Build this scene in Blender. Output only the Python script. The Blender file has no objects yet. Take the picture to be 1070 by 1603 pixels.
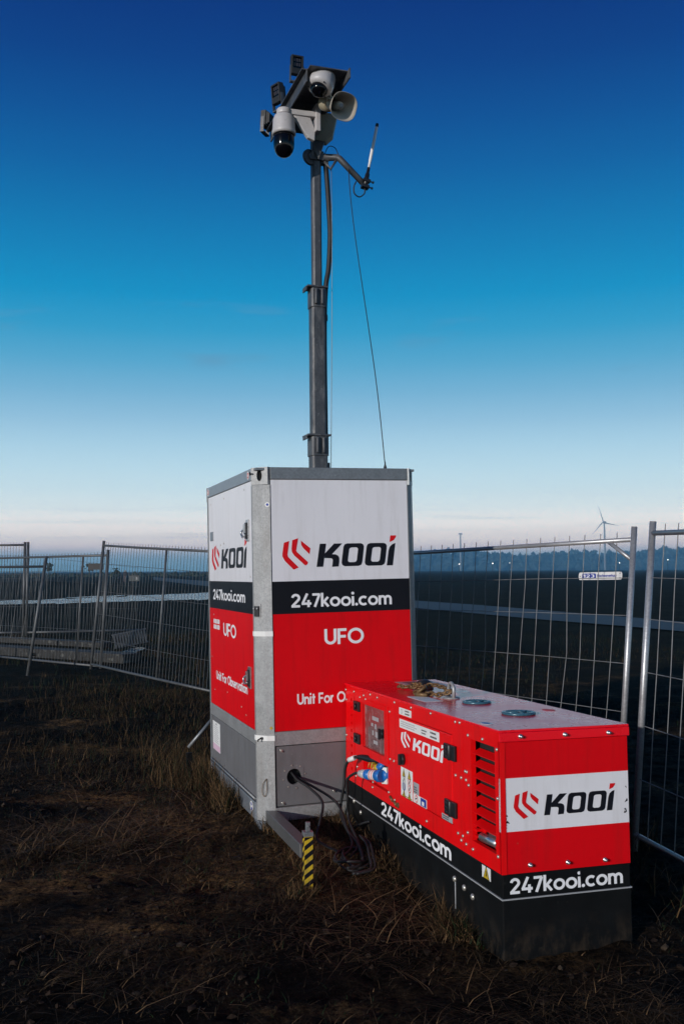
import bpy, bmesh, math, random
import numpy as np
from mathutils import Vector, Matrix, Euler
random.seed(7); rng = np.random.default_rng(7)
scn = bpy.context.scene
COL = scn.collection
R = math.radians
PI = math.pi

# ------------------------------------------------------------------ camera
cd = bpy.data.cameras.new('camera'); cam = bpy.data.objects.new('camera', cd); COL.objects.link(cam)
cam.location = (0, 0, 1.7)
cd.sensor_fit = 'VERTICAL'; cd.sensor_height = 36.0; cd.lens = 35.0 * 0.9997
cd.clip_start = 0.05; cd.clip_end = 20000
cam.rotation_euler = (Matrix.Rotation(PI/2 + 0.0587, 4, 'X') @ Matrix.Rotation(-0.0045, 4, 'Z')).to_euler()
scn.camera = cam
# ------------------------------------------------------------------ sky
SUN_AZ, SUN_EL = 37.0, 12.0
world = bpy.data.worlds.new('World'); scn.world = world; world.use_nodes = True
wn = world.node_tree; wn.nodes.clear()
def WN(t, **k):
    n = wn.nodes.new(t)
    for a, b in k.items(): setattr(n, a, b)
    return n
wl = wn.links.new
out = WN('ShaderNodeOutputWorld'); bg = WN('ShaderNodeBackground')
sky = WN('ShaderNodeTexSky', sky_type='NISHITA', sun_disc=False, sun_elevation=R(SUN_EL), sun_rotation=R(180 + SUN_AZ), air_density=1.2, dust_density=0.6, ozone_density=3.0)
skym = WN('ShaderNodeVectorMath', operation='SCALE'); skym.inputs['Scale'].default_value = 0.08
wl(sky.outputs[0], skym.inputs[0])
tc = WN('ShaderNodeTexCoord'); sep = WN('ShaderNodeSeparateXYZ'); wl(tc.outputs['Generated'], sep.inputs[0])
ramp = WN('ShaderNodeValToRGB'); wl(sep.outputs['Z'], ramp.inputs[0])
stops = [(0.000, (.26, .48, .62)), (0.013, (.34, .56, .68)), (0.024, (1.48, 1.19, 1.10)), (0.038, (1.92, 1.66, 1.43)), (0.055, (1.30, 1.33, 1.25)), (0.080, (.86, 1.06, 1.10)), (0.112, (.60, .87, 1.00)), (0.160, (.29, .58, .80)),
         (0.188, (.165, .480, .72)), (0.214, (.075, .410, .67)), (0.242, (.020, .350, .63)), (0.272, (.0, .295, .59)), (0.310, (.0, .225, .51)), (0.410, (.0, .090, .33)), (0.510, (.0, .032, .205)), (0.75, (.0, .024, .13)), (1.0, (.0, .018, .10))]
def smooth_stops(st, n=31):
    """the same colours with rounded joins: Hermite curve through the stops, sampled densely near the horizon"""
    x = np.array([q[0] for q in st]); y = np.array([q[1] for q in st]); d = np.diff(y, axis=0)/np.diff(x)[:, None]
    m = np.zeros_like(y); m[0], m[-1] = d[0], d[-1]
    for i in range(1, len(x)-1): m[i] = np.where(d[i-1]*d[i] <= 0, 0, 2*d[i-1]*d[i]/(d[i-1]+d[i]+1e-12))
    out_ = []
    for p in (np.linspace(0, 1, n)**1.9):
        i = min(max(int(np.searchsorted(x, p))-1, 0), len(x)-2); h = x[i+1]-x[i]; t = (p-x[i])/h
        v = (2*t**3-3*t**2+1)*y[i]+(t**3-2*t**2+t)*h*m[i]+(3*t**2-2*t**3)*y[i+1]+(t**3-t**2)*h*m[i+1]
        out_.append((float(p), tuple(float(max(0, c)) for c in v)))
    return out_
stops = smooth_stops(stops)
el = ramp.color_ramp.elements
while len(el) > 2: el.remove(el[-1])
el[0].position, el[0].color = stops[0][0], (*stops[0][1], 1); el[1].position, el[1].color = stops[-1][0], (*stops[-1][1], 1)
for p_, c_ in stops[1:-1]:
    e = el.new(p_); e.color = (*c_, 1)
mixs = WN('ShaderNodeMix', data_type='RGBA'); mixs.inputs[0].default_value = 0.04
wl(ramp.outputs[0], mixs.inputs[6]); wl(skym.outputs[0], mixs.inputs[7])
# thin cloud bars low in the sky, and a few faint wisps higher up
def cloud(prev, scale, vec, lo, hi, z0, z1, z2, z3, col, amt, detail=4):
    mp = WN('ShaderNodeMapping'); mp.inputs['Scale'].default_value = vec; wl(tc.outputs['Generated'], mp.inputs[0])
    nz = WN('ShaderNodeTexNoise'); nz.inputs['Scale'].default_value = scale; nz.inputs['Detail'].default_value = detail; wl(mp.outputs[0], nz.inputs[0])
    a = WN('ShaderNodeMapRange', interpolation_type='SMOOTHSTEP'); a.inputs[1].default_value = lo; a.inputs[2].default_value = hi; wl(nz.outputs[0], a.inputs[0])
    b = WN('ShaderNodeMapRange', interpolation_type='SMOOTHSTEP'); b.inputs[1].default_value = z0; b.inputs[2].default_value = z1; wl(sep.outputs['Z'], b.inputs[0])
    c = WN('ShaderNodeMapRange', interpolation_type='SMOOTHSTEP'); c.inputs[1].default_value = z3; c.inputs[2].default_value = z2; wl(sep.outputs['Z'], c.inputs[0])
    m1 = WN('ShaderNodeMath', operation='MULTIPLY'); wl(a.outputs[0], m1.inputs[0]); wl(b.outputs[0], m1.inputs[1])
    m2 = WN('ShaderNodeMath', operation='MULTIPLY'); wl(m1.outputs[0], m2.inputs[0]); wl(c.outputs[0], m2.inputs[1])
    m3 = WN('ShaderNodeMath', operation='MULTIPLY'); wl(m2.outputs[0], m3.inputs[0]); m3.inputs[1].default_value = amt
    mx = WN('ShaderNodeMix', data_type='RGBA'); wl(m3.outputs[0], mx.inputs[0]); wl(prev, mx.inputs[6]); mx.inputs[7].default_value = (*col, 1)
    return mx.outputs[2]
c_ = cloud(mixs.outputs[2], 1.7, (1, 1, 30), .44, .60, .004, .008, .014, .026, (.42, .56, .68), .5)
c_ = cloud(c_, 3.2, (1, 1, 55), .52, .70, .025, .035, .06, .09, (.60, .66, .70), .22)
c_ = cloud(c_, 5.5, (1, 1, 5.5), .575, .72, .15, .19, .24, .28, (.16, .30, .46), .45, 6)
wl(c_, bg.inputs['Color']); bg.inputs['Strength'].default_value = 1.0
wl(bg.outputs[0], out.inputs['Surface'])
# ------------------------------------------------------------------ directional lamp standing in for a flash, and exposure
sl = bpy.data.lights.new('flash_sun', 'SUN'); sl.energy = 3.2; sl.angle = R(0.7); sl.color = (1.0, .95, .90)
flash_sun = bpy.data.objects.new('flash_sun', sl); COL.objects.link(flash_sun)
sd = Vector((math.sin(R(SUN_AZ))*math.cos(R(SUN_EL)), math.cos(R(SUN_AZ))*math.cos(R(SUN_EL)), -math.sin(R(SUN_EL))))
flash_sun.rotation_euler = sd.to_track_quat('-Z', 'Y').to_euler()
scn.view_settings.view_transform = 'Standard'; scn.view_settings.look = 'None'
scn.view_settings.exposure = 0.0; scn.view_settings.gamma = 1.0; scn.view_settings.use_curve_mapping = False
scn.render.engine = 'CYCLES'
scn.cycles.use_denoising = True
scn.cycles.max_bounces = 6; scn.cycles.volume_bounces = 1
scn.cycles.sample_clamp_indirect = 4.0

# ------------------------------------------------------------------ materials
def mat(name, col, rough=.5, metal=0., var=.15, vscale=6., bump=0., bscale=60., coat=0., spots=None, col2=None, spec=.5, emit=None):
    m = bpy.data.materials.new(name); m.use_nodes = True; nt = m.node_tree; N = nt.nodes; L = nt.links.new
    b = N['Principled BSDF']; b.inputs['Roughness'].default_value = rough; b.inputs['Metallic'].default_value = metal
    b.inputs['Coat Weight'].default_value = coat; b.inputs['Coat Roughness'].default_value = .12; b.inputs['Specular IOR Level'].default_value = spec
    t = N.new('ShaderNodeTexCoord')
    nz = N.new('ShaderNodeTexNoise'); nz.inputs['Scale'].default_value = vscale; nz.inputs['Detail'].default_value = 6; nz.inputs['Roughness'].default_value = .65
    L(t.outputs['Object'], nz.inputs[0])
    mr = N.new('ShaderNodeMapRange'); mr.inputs[1].default_value = .3; mr.inputs[2].default_value = .7
    L(nz.outputs[0], mr.inputs[0])
    mx = N.new('ShaderNodeMix'); mx.data_type = 'RGBA'
    c2 = col2 or tuple(min(1, c*(1+var)) for c in col)
    c1 = col if col2 else tuple(c*(1-var) for c in col)
    mx.inputs[6].default_value = (*c1, 1); mx.inputs[7].default_value = (*c2, 1); L(mr.outputs[0], mx.inputs[0])
    colout = mx.outputs[2]
    if spots:      # (scale, threshold, colour, amount): small specks of wear, dirt or spangle
        sc, th, sc_col, amt = spots
        n2 = N.new('ShaderNodeTexNoise'); n2.inputs['Scale'].default_value = sc; n2.inputs['Detail'].default_value = 5; L(t.outputs['Object'], n2.inputs[0])
        r2 = N.new('ShaderNodeMapRange'); r2.inputs[1].default_value = th; r2.inputs[2].default_value = th+.08; r2.inputs[4].default_value = amt; L(n2.outputs[0], r2.inputs[0])
        m2 = N.new('ShaderNodeMix'); m2.data_type = 'RGBA'; L(r2.outputs[0], m2.inputs[0]); L(colout, m2.inputs[6]); m2.inputs[7].default_value = (*sc_col, 1)
        colout = m2.outputs[2]
    L(colout, b.inputs['Base Color'])
    rr = N.new('ShaderNodeMapRange'); rr.inputs[3].default_value = max(.02, rough-.1); rr.inputs[4].default_value = min(1, rough+.12); L(nz.outputs[0], rr.inputs[0]); L(rr.outputs[0], b.inputs['Roughness'])
    if bump:
        n3 = N.new('ShaderNodeTexNoise'); n3.inputs['Scale'].default_value = bscale; n3.inputs['Detail'].default_value = 4; L(t.outputs['Object'], n3.inputs[0])
        bp = N.new('ShaderNodeBump'); bp.inputs['Strength'].default_value = bump; bp.inputs['Distance'].default_value = .01; L(n3.outputs[0], bp.inputs['Height']); L(bp.outputs[0], b.inputs['Normal'])
    if emit:
        b.inputs['Emission Color'].default_value = (*emit[0], 1); b.inputs['Emission Strength'].default_value = emit[1]
    return m
def galv_mat(name, col, metal=.35, rough=.45):
    m = mat(name, col, rough, metal, .14, 7, .10, 90, spots=(34, .66, (.5, .5, .5), .35))
    nt = m.node_tree; N = nt.nodes; L = nt.links.new; b = N['Principled BSDF']
    t = N.new('ShaderNodeTexCoord'); v = N.new('ShaderNodeTexVoronoi'); v.inputs['Scale'].default_value = 110; L(t.outputs['Object'], v.inputs[0])
    src = b.inputs['Base Color'].links[0].from_socket
    hs = N.new('ShaderNodeHueSaturation'); sx = N.new('ShaderNodeSeparateColor'); L(v.outputs['Color'], sx.inputs[0])
    mr = N.new('ShaderNodeMapRange'); mr.inputs[3].default_value = .86; mr.inputs[4].default_value = 1.1; L(sx.outputs[0], mr.inputs[0])
    L(mr.outputs[0], hs.inputs['Value']); L(src, hs.inputs['Color']); L(hs.outputs[0], b.inputs['Base Color'])
    return m
M = {}
M['red'] = mat('red_paint', (.72, .002, .004), .36, 0, .07, 3, .05, 6, 0, spots=(40, .69, (.30, .05, .04), .4), spec=.25)
M['red_wet_lit'] = mat('wet_red_paint_lit', (.80, .003, .012), .27, 0, .06, 3, .012, 300, .25)  # side paint brightened in colour for the light on the roof; dewy gloss
M['red_panel'] = mat('red_print', (.63, .002, .006), .45, 0, .05, 2.2, .04, 12, 0, spots=(55, .70, (.4, .10, .07), .45), spec=.1)
M['white'] = mat('white_print', (.70, .68, .70), .40, 0, .04, 2, .04, 10, .1, spots=(60, .70, (.45, .43, .42), .45))
M['black_print'] = mat('black_print', (.006, .006, .009), .45, 0, .2, 3, .03, 12, spec=.2)
M['letter_white'] = mat('white_lettering', (.76, .75, .76), .45, 0, .05, 5)
M['letter_black'] = mat('black_lettering', (.006, .006, .010), .45, 0, .2, 5, spec=.2)
M['letter_red'] = mat('red_lettering', (.60, .004, .008), .45, 0, .06, 5, spec=.2)
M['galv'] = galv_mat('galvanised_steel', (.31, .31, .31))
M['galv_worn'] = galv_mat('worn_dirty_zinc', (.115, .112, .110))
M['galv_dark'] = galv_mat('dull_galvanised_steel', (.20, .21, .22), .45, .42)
M['galv_blue'] = galv_mat('sky_tinted_zinc', (.26, .28, .31), .5, .38)  # blue reflection of the sky put into the zinc colour
M['mast'] = galv_mat('weathered_mast_steel', (.062, .065, .072), .25, .5)
M['greypanel'] = mat('grey_painted_sheet', (.145, .142, .148), .48, .1, .08, 4, .05, 30, spots=(45, .68, (.4, .4, .4), .3))
M['blackbase'] = mat('black_powder_coat', (.0055, .006, .0065), .55, 0, .25, 6, .08, 260, spots=(30, .66, (.03, .03, .025), .5), spec=.1)
M['dark'] = mat('dark_interior', (.006, .006, .006), .8)
M['black'] = mat('black_plastic', (.010, .010, .012), .38, 0, .2, 20, .05, 150)
M['rubber'] = mat('black_rubber', (.008, .008, .009), .6, 0, .2, 20, .05, 120)
M['glassdome'] = mat('smoked_dome', (.002, .002, .003), .10, 0, .05, 5, spec=.25)
M['camwhite'] = mat('white_plastic', (.42, .40, .40), .42, 0, .08, 8, .03, 80, spots=(30, .66, (.25, .24, .22), .5))  # white plastic greyed in colour for the weaker light up the mast
M['horn'] = mat('cream_plastic', (.44, .39, .32), .45, 0, .07, 9, .03, 80, spots=(24, .63, (.3, .26, .2), .5))
M['beige'] = mat('beige_plastic', (.30, .26, .18), .5, 0, .1, 9, spots=(30, .6, (.2, .17, .12), .6))
M['steel'] = mat('bright_steel', (.55, .55, .55), .28, .9, .1, 20)
M['brass'] = mat('rusty_brass', (.15, .085, .035), .5, .35, .35, 40, .2, 90)
M['screw'] = mat('zinc_screws', (.5, .47, .42), .35, .7, .15, 30)
M['blue'] = mat('blue_plastic', (.012, .13, .42), .4, 0, .1, 20)
M['blueprint'] = mat('blue_print', (.02, .04, .28), .45, 0, .1, 20)
M['yellow'] = mat('yellow_paint', (.50, .34, .012), .45, 0, .08, 14, spots=(40, .62, (.2, .15, .03), .5))
M['orange'] = mat('orange_plastic', (.55, .12, .02), .4, 0, .1, 14)
M['sticker'] = mat('sticker_white', (.68, .67, .65), .5, 0, .05, 20)
M['greyprint'] = mat('grey_print', (.32, .32, .33), .5, 0, .05, 20)
M['pinkprint'] = mat('pink_print', (.62, .42, .52), .5, 0, .05, 20)
M['windowglass'] = mat('cloudy_window', (.15, .07, .07), .22, 0, .35, 5, .02, 20, .5, spots=(14, .55, (.30, .22, .22), .6))
M['wire'] = mat('dull_zinc_wire', (.17, .17, .17), .5, .3, .3, 12)
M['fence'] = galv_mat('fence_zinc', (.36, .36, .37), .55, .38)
M['fence_far'] = mat('unlit_fence_zinc', (.085, .088, .092), .5, .3, .3, 12)  # left fence zinc darkened in colour, as if the light hardly reached it
M['concrete'] = mat('concrete', (.022, .021, .020), .85, 0, .3, 5, .3, 30, spots=(9, .56, (.10, .10, .09), .7))
def grime(m, col, zscale, lo, hi, amt, zmax=None):
    nt = m.node_tree; N = nt.nodes; L = nt.links.new; b = N['Principled BSDF']; src = b.inputs['Base Color'].links[0].from_socket
    t = N.new('ShaderNodeTexCoord'); mp = N.new('ShaderNodeMapping'); mp.inputs['Scale'].default_value = (1, 1, zscale); L(t.outputs['Object'], mp.inputs[0])
    n = N.new('ShaderNodeTexNoise'); n.inputs['Scale'].default_value = 14; n.inputs['Detail'].default_value = 7; n.inputs['Roughness'].default_value = .7; L(mp.outputs[0], n.inputs[0])
    r = N.new('ShaderNodeMapRange'); r.inputs[1].default_value = lo; r.inputs[2].default_value = hi; r.inputs[4].default_value = amt; L(n.outputs[0], r.inputs[0]); f = r.outputs[0]
    if zmax:
        sp = N.new('ShaderNodeSeparateXYZ'); L(t.outputs['Object'], sp.inputs[0]); q = N.new('ShaderNodeMapRange'); q.inputs[1].default_value = zmax; q.inputs[2].default_value = .0; L(sp.outputs['Z'], q.inputs[0])
        mu = N.new('ShaderNodeMath'); mu.operation = 'MULTIPLY'; L(f, mu.inputs[0]); L(q.outputs[0], mu.inputs[1]); f = mu.outputs[0]
    mx = N.new('ShaderNodeMix'); mx.data_type = 'RGBA'; L(f, mx.inputs[0]); L(src, mx.inputs[6]); mx.inputs[7].default_value = (*col, 1); L(mx.outputs[2], b.inputs['Base Color'])
grime(M['white'], (.40, .37, .34), .08, .50, .72, .30)
grime(M['red_panel'], (.20, .012, .010), .08, .50, .75, .30)
grime(M['red'], (.22, .02, .014), .10, .52, .75, .35)
grime(M['greypanel'], (.085, .075, .065), .12, .48, .72, .45)
grime(M['mast'], (.17, .165, .16), .35, .50, .64, .6)
grime(M['mast'], (.02, .021, .022), .3, .52, .66, .6)
grime(M['yellow'], (.10, .075, .03), .6, .46, .66, .7)
grime(M['galv'], (.20, .18, .16), .10, .50, .72, .45)
grime(M['blackbase'], (.045, .032, .022), .6, .46, .64, .5, .13)
M['led'] = mat('dull_led_chips', (.025, .021, .028), .5, 0, .1, 20)
M['hatch'] = mat('teal_hatch_plastic', (.03, .10, .14), .25, .1, .1, 20)

# ------------------------------------------------------------------ mesh helpers
class MB:
    def __init__(s): s.v = []; s.f = []; s.m = []; s.sm = []
    def add(s, vs, fs, m=0, smooth=False):
        o = len(s.v); s.v += [tuple(v) for v in vs]; s.f += [tuple(i+o for i in f) for f in fs]; s.m += [m]*len(fs); s.sm += [smooth]*len(fs)
    def box(s, a, b, m=0, T=None):
        x0, y0, z0 = a; x1, y1, z1 = b
        vs = [Vector(p) for p in ((x0,y0,z0),(x1,y0,z0),(x1,y1,z0),(x0,y1,z0),(x0,y0,z1),(x1,y0,z1),(x1,y1,z1),(x0,y1,z1))]
        if T is not None: vs = [T @ v for v in vs]
        s.add(vs, [(0,3,2,1),(4,5,6,7),(0,1,5,4),(1,2,6,5),(2,3,7,6),(3,0,4,7)], m)
    def prism(s, poly, lo, hi, ax=(Vector((1,0,0)), Vector((0,1,0)), Vector((0,0,1))), o=Vector((0,0,0)), m=0, smooth=False):
        n = len(poly); u, v, w = ax
        a = [o+u*p[0]+v*p[1]+w*lo for p in poly]; b = [o+u*p[0]+v*p[1]+w*hi for p in poly]
        s.add(a+b, [tuple(range(n))[::-1], tuple(range(n, 2*n))], m)
        s.add(a+b, [(i, (i+1) % n, n+(i+1) % n, n+i) for i in range(n)], m, smooth)
    def tube(s, path, r, n=8, m=0, cap=True, closed=False):
        P = [Vector(p) for p in path]; k = len(P); rs = r if isinstance(r, (list, tuple)) else [r]*k
        rings = []; pv = None
        for i, p in enumerate(P):
            if closed: t = P[(i+1) % k]-P[i-1]
            else: t = (P[min(i+1, k-1)]-P[max(i-1, 0)])
            t.normalize()
            if pv is None:
                u = t.cross(Vector((0, 0, 1)) if abs(t.z) < .9 else Vector((1, 0, 0))).normalized()
            else:
                u = (pv-t*pv.dot(t)).normalized()
            pv = u; w = t.cross(u)
            rings.append([p+(u*math.cos(2*PI*j/n)+w*math.sin(2*PI*j/n))*rs[i] for j in range(n)])
        vs = [q for r_ in rings for q in r_]; fs = []
        for i in range(k if closed else k-1):
            a, b = i*n, ((i+1) % k)*n
            fs += [(a+j, a+(j+1) % n, b+(j+1) % n, b+j) for j in range(n)]
        s.add(vs, fs, m, True)
        if cap and not closed: s.add(rings[0]+rings[-1], [tuple(range(n))[::-1], tuple(range(n, 2*n))], m)
    def lathe(s, prof, n=24, T=None, m=0, smooth=True):
        """profile of (radius, z), turned about z, then placed by T"""
        vs = []
        for r_, z in prof: vs += [Vector((r_*math.cos(2*PI*j/n), r_*math.sin(2*PI*j/n), z)) for j in range(n)]
        fs = []
        for i in range(len(prof)-1): fs += [(i*n+j, i*n+(j+1) % n, (i+1)*n+(j+1) % n, (i+1)*n+j) for j in range(n)]
        if T is not None: vs = [T @ v for v in vs]
        s.add(vs, fs, m, smooth)
        k = len(prof)-1
        caps = []
        if prof[0][0] > 1e-4: caps.append(tuple(range(n))[::-1])
        if prof[k][0] > 1e-4: caps.append(tuple(range(k*n, k*n+n)))
        if caps: s.add(vs, caps, m)
    def build(s, name, mats, parent=None, bevel=0, recalc=True):
        me = bpy.data.meshes.new(name); me.from_pydata(s.v, [], s.f)
        for mt in (mats if isinstance(mats, (list, tuple)) else [mats]): me.materials.append(mt)
        me.polygons.foreach_set('material_index', s.m); me.polygons.foreach_set('use_smooth', s.sm)
        if recalc:
            bm = bmesh.new(); bm.from_mesh(me); bmesh.ops.remove_doubles(bm, verts=bm.verts, dist=1e-6); bmesh.ops.recalc_face_normals(bm, faces=bm.faces); bm.to_mesh(me); bm.free()
        me.update()
        ob = bpy.data.objects.new(name, me); COL.objects.link(ob); ob.parent = parent
        if bevel:
            bv = ob.modifiers.new('edge', 'BEVEL'); bv.width = bevel; bv.segments = 2; bv.limit_method = 'ANGLE'; bv.angle_limit = R(40)
        return ob
def tag(o, label=None, cat=None, group=None, kind=None):
    for k, v in (('label', label), ('category', cat), ('group', group), ('kind', kind)):
        if v: o[k] = v
    return o
def empty(name, loc=(0,0,0), rot=None, **k):
    o = bpy.data.objects.new(name, None); COL.objects.link(o); o.location = loc; o.empty_display_size = .2
    if rot: o.rotation_euler = rot
    return tag(o, **k)
def frameT(o, z, x=None):
    """matrix with origin o and local z axis along z"""
    z = Vector(z).normalized(); x = Vector(x) if x else (Vector((1, 0, 0)) if abs(z.x) < .9 else Vector((0, 1, 0)))
    x = (x-z*x.dot(z)).normalized(); y = z.cross(x)
    return Matrix(((x.x, y.x, z.x, o[0]), (x.y, y.y, z.y, o[1]), (x.z, y.z, z.z, o[2]), (0, 0, 0, 1)))
def smooth_path(pts, n=8):
    P = [Vector(p) for p in pts]; P = [P[0]*2-P[1]]+P+[P[-1]*2-P[-2]]; out = []
    for i in range(1, len(P)-2):
        for k in range(n):
            t = k/n; a, b, c, d = P[i-1], P[i], P[i+1], P[i+2]
            out.append(.5*((2*b)+(c-a)*t+(2*a-5*b+4*c-d)*t*t+(3*b-a-3*c+d)*t**3))
    out.append(P[-2]); return out

class Face:
    """a flat face: origin o, right u, up v, outward n"""
    def __init__(s, o, u, v, n): s.o, s.u, s.v, s.n = Vector(o), Vector(u), Vector(v), Vector(n)
    def p(s, a, b, c=0): return s.o+s.u*a+s.v*b+s.n*c
    def box(s, mb, a0, a1, b0, b1, c0, c1, m=0):
        vs = [s.p(a, b, c) for c in (c0, c1) for a, b in ((a0,b0),(a1,b0),(a1,b1),(a0,b1))]
        mb.add(vs, [(0,3,2,1),(4,5,6,7),(0,1,5,4),(1,2,6,5),(2,3,7,6),(3,0,4,7)], m)
    def poly(s, mb, pts, c=.0015, m=0): mb.add([s.p(a, b, c) for a, b in pts], [tuple(range(len(pts)))], m)
    def prism(s, mb, pts, c0, c1, m=0, smooth=False): mb.prism(pts, c0, c1, (s.u, s.v, s.n), s.o, m, smooth)
    def sheet(s, mb, a0, a1, b0, b1, holes, c0, c1, bands=None, m=0):
        """a plate with rectangular openings; bands = [(b_lo, b_hi, material)]"""
        A = sorted({a0, a1, *[h[0] for h in holes], *[h[1] for h in holes]}); B = sorted({b0, b1, *[h[2] for h in holes], *[h[3] for h in holes], *([x[0] for x in bands[1:]] if bands else [])})
        A = [a for a in A if a0 <= a <= a1]; B = [b for b in B if b0 <= b <= b1]
        def solid(i, j):
            if not (0 <= i < len(A)-1 and 0 <= j < len(B)-1): return False
            ca, cb = (A[i]+A[i+1])/2, (B[j]+B[j+1])/2
            return not any(h[0] < ca < h[1] and h[2] < cb < h[3] for h in holes)
        def mm(cb):
            for lo, hi, k in bands or []:
                if lo <= cb <= hi: return k
            return m
        for i in range(len(A)-1):
            for j in range(len(B)-1):
                if not solid(i, j): continue
                x0, x1, y0, y1 = A[i], A[i+1], B[j], B[j+1]; k = mm((y0+y1)/2)
                mb.add([s.p(x0,y0,c1), s.p(x1,y0,c1), s.p(x1,y1,c1), s.p(x0,y1,c1)], [(0,1,2,3)], k)
                mb.add([s.p(x0,y0,c0), s.p(x1,y0,c0), s.p(x1,y1,c0), s.p(x0,y1,c0)], [(3,2,1,0)], k)
                for di, dj, e in ((-1,0,((x0,y0),(x0,y1))), (1,0,((x1,y0),(x1,y1))), (0,-1,((x0,y0),(x1,y0))), (0,1,((x0,y1),(x1,y1)))):
                    if not solid(i+di, j+dj):
                        (p, q), (r_, t) = e
                        mb.add([s.p(p,q,c0), s.p(r_,t,c0), s.p(r_,t,c1), s.p(p,q,c1)], [(0,1,2,3)], k)
    def round_hole(s, mb, a0, a1, b0, b1, ca, cb, ra, rb, c0, c1, m=0, n=32):
        """a plate with one oval opening that has walls"""
        inner, outer = [], []
        for k in range(n):
            t = 2*PI*k/n; x, y = math.cos(t), math.sin(t); inner.append((ca+ra*x, cb+rb*y))
            sx = ((a1-ca)/x if x > 1e-9 else (a0-ca)/x if x < -1e-9 else 1e9); sy = ((b1-cb)/y if y > 1e-9 else (b0-cb)/y if y < -1e-9 else 1e9)
            q = min(sx, sy); outer.append((ca+x*q, cb+y*q))
        for t, cx, cy in ((0, a1, b1), (1, a0, b1), (2, a0, b0), (3, a1, b0)):   # put the corners in
            k = min(range(n), key=lambda i: (outer[i][0]-cx)**2+(outer[i][1]-cy)**2); outer[k] = (cx, cy)
        I1 = [s.p(*q, c1) for q in inner]; O1 = [s.p(*q, c1) for q in outer]; I0 = [s.p(*q, c0) for q in inner]; O0 = [s.p(*q, c0) for q in outer]
        V = I1+O1+I0+O0; F = []
        for i in range(n):
            j = (i+1) % n
            F += [(i, j, n+j, n+i), (2*n+i, 3*n+i, 3*n+j, 2*n+j), (i, 2*n+i, 2*n+j, j), (n+i, n+j, 3*n+j, 3*n+i)]
        mb.add(V, F, m)
    def disc(s, mb, a, b, r, c0, c1, m=0, n=14, rb=None):
        rb = rb or r; s.prism(mb, [(a+r*math.cos(2*PI*k/n), b+rb*math.sin(2*PI*k/n)) for k in range(n)], c0, c1, m, True)

# ------------------------------------------------------------------ lettering: stroke letters, cap height 1
def arc(cx, cy, rx, ry, a0, a1, n=14): return [(cx+rx*math.cos(R(a0+(a1-a0)*k/n)), cy+ry*math.sin(R(a0+(a1-a0)*k/n))) for k in range(n+1)]
def ring(cx, cy, rx, ry): return ('ring', arc(cx, cy, rx, ry, 0, 360, 28)[:-1])
def dot(x, y, r=.108): return ('fill', arc(x, y, r, r, 0, 360, 14)[:-1])
GL = {
 '2': (.70, [arc(.33,.69,.225,.225,172,-38)+[(.09,.09)], [(.03,.085),(.62,.085)]]),
 '4': (.74, [[(.42,1.0),(.09,.25)], [(.03,.26),(.70,.26)], [(.50,0),(.50,.52)]]),
 '7': (.62, [[(.03,.915),(.56,.915)], [(.53,.93),(.19,0)]]),
 '1': (.42, [[(.03,.78),(.22,.91)], [(.26,0),(.26,1)]]),
 '3': (.64, [arc(.28,.72,.2,.195,150,-90), arc(.28,.285,.225,.205,90,-150)]),
 'k': (.62, [[(.09,0),(.09,1.02)], [(.13,.28),(.50,.70)], [(.22,.38),(.52,0)]]),
 'o': (.76, [ring(.37,.35,.28,.28)]), 'i': (.24, [[(.10,0),(.10,.70)], dot(.10,.93)]), '.': (.25, [dot(.11,.10)]),
 'c': (.68, [arc(.37,.35,.28,.28,48,312)]),
 'm': (1.04, [[(.09,0),(.09,.70)], arc(.285,.41,.195,.215,180,0)+[(.48,0)], arc(.675,.41,.195,.215,180,0)+[(.87,0)]]),
 'n': (.66, [[(.09,0),(.09,.70)], arc(.31,.40,.22,.22,180,0)+[(.53,0)]]),
 'h': (.66, [[(.09,0),(.09,1.02)], arc(.31,.40,.22,.22,180,0)+[(.53,0)]]),
 'u': (.66, [[(.09,.7)]+arc(.31,.30,.22,.22,180,360)+[(.53,.7)], [(.53,.3),(.53,0)]]),
 'U': (.80, [[(.10,1)]+arc(.385,.37,.285,.285,180,360)+[(.67,1)]]),
 'F': (.64, [[(.10,0),(.10,1)], [(.10,.915),(.58,.915)], [(.10,.49),(.53,.49)]]),
 'O': (1.04, [ring(.51,.5,.42,.42)]), 't': (.44, [[(.21,.93),(.21,0)], [(.03,.62),(.40,.62)]]),
 'r': (.44, [[(.09,0),(.09,.70)], arc(.32,.37,.23,.25,180,80)]), 'b': (.78, [[(.09,0),(.09,1.02)], ring(.39,.35,.27,.27)]),
 's': (.56, [arc(.27,.50,.18,.125,35,270)+arc(.27,.215,.18,.13,90,-150)]), 'e': (.74, [[(.1,.35),(.64,.35)], arc(.37,.35,.28,.28,0,308)]),
 'v': (.62, [[(.05,.7),(.30,.04),(.55,.7)]]), 'a': (.76, [ring(.37,.35,.28,.28), [(.63,0),(.63,.70)]]),
 'M': (.94, [[(.09,0),(.09,1)], [(.11,.94),(.44,.30),(.77,.94)], [(.79,0),(.79,1)]]), 'V': (.8, [[(.05,1),(.38,.05),(.71,1)]]),
 'C': (.9, [arc(.48,.5,.4,.42,45,315)]), 'T': (.66, [[(.02,.915),(.64,.915)], [(.33,0),(.33,1)]]), ' ': (.34, [])}
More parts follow.
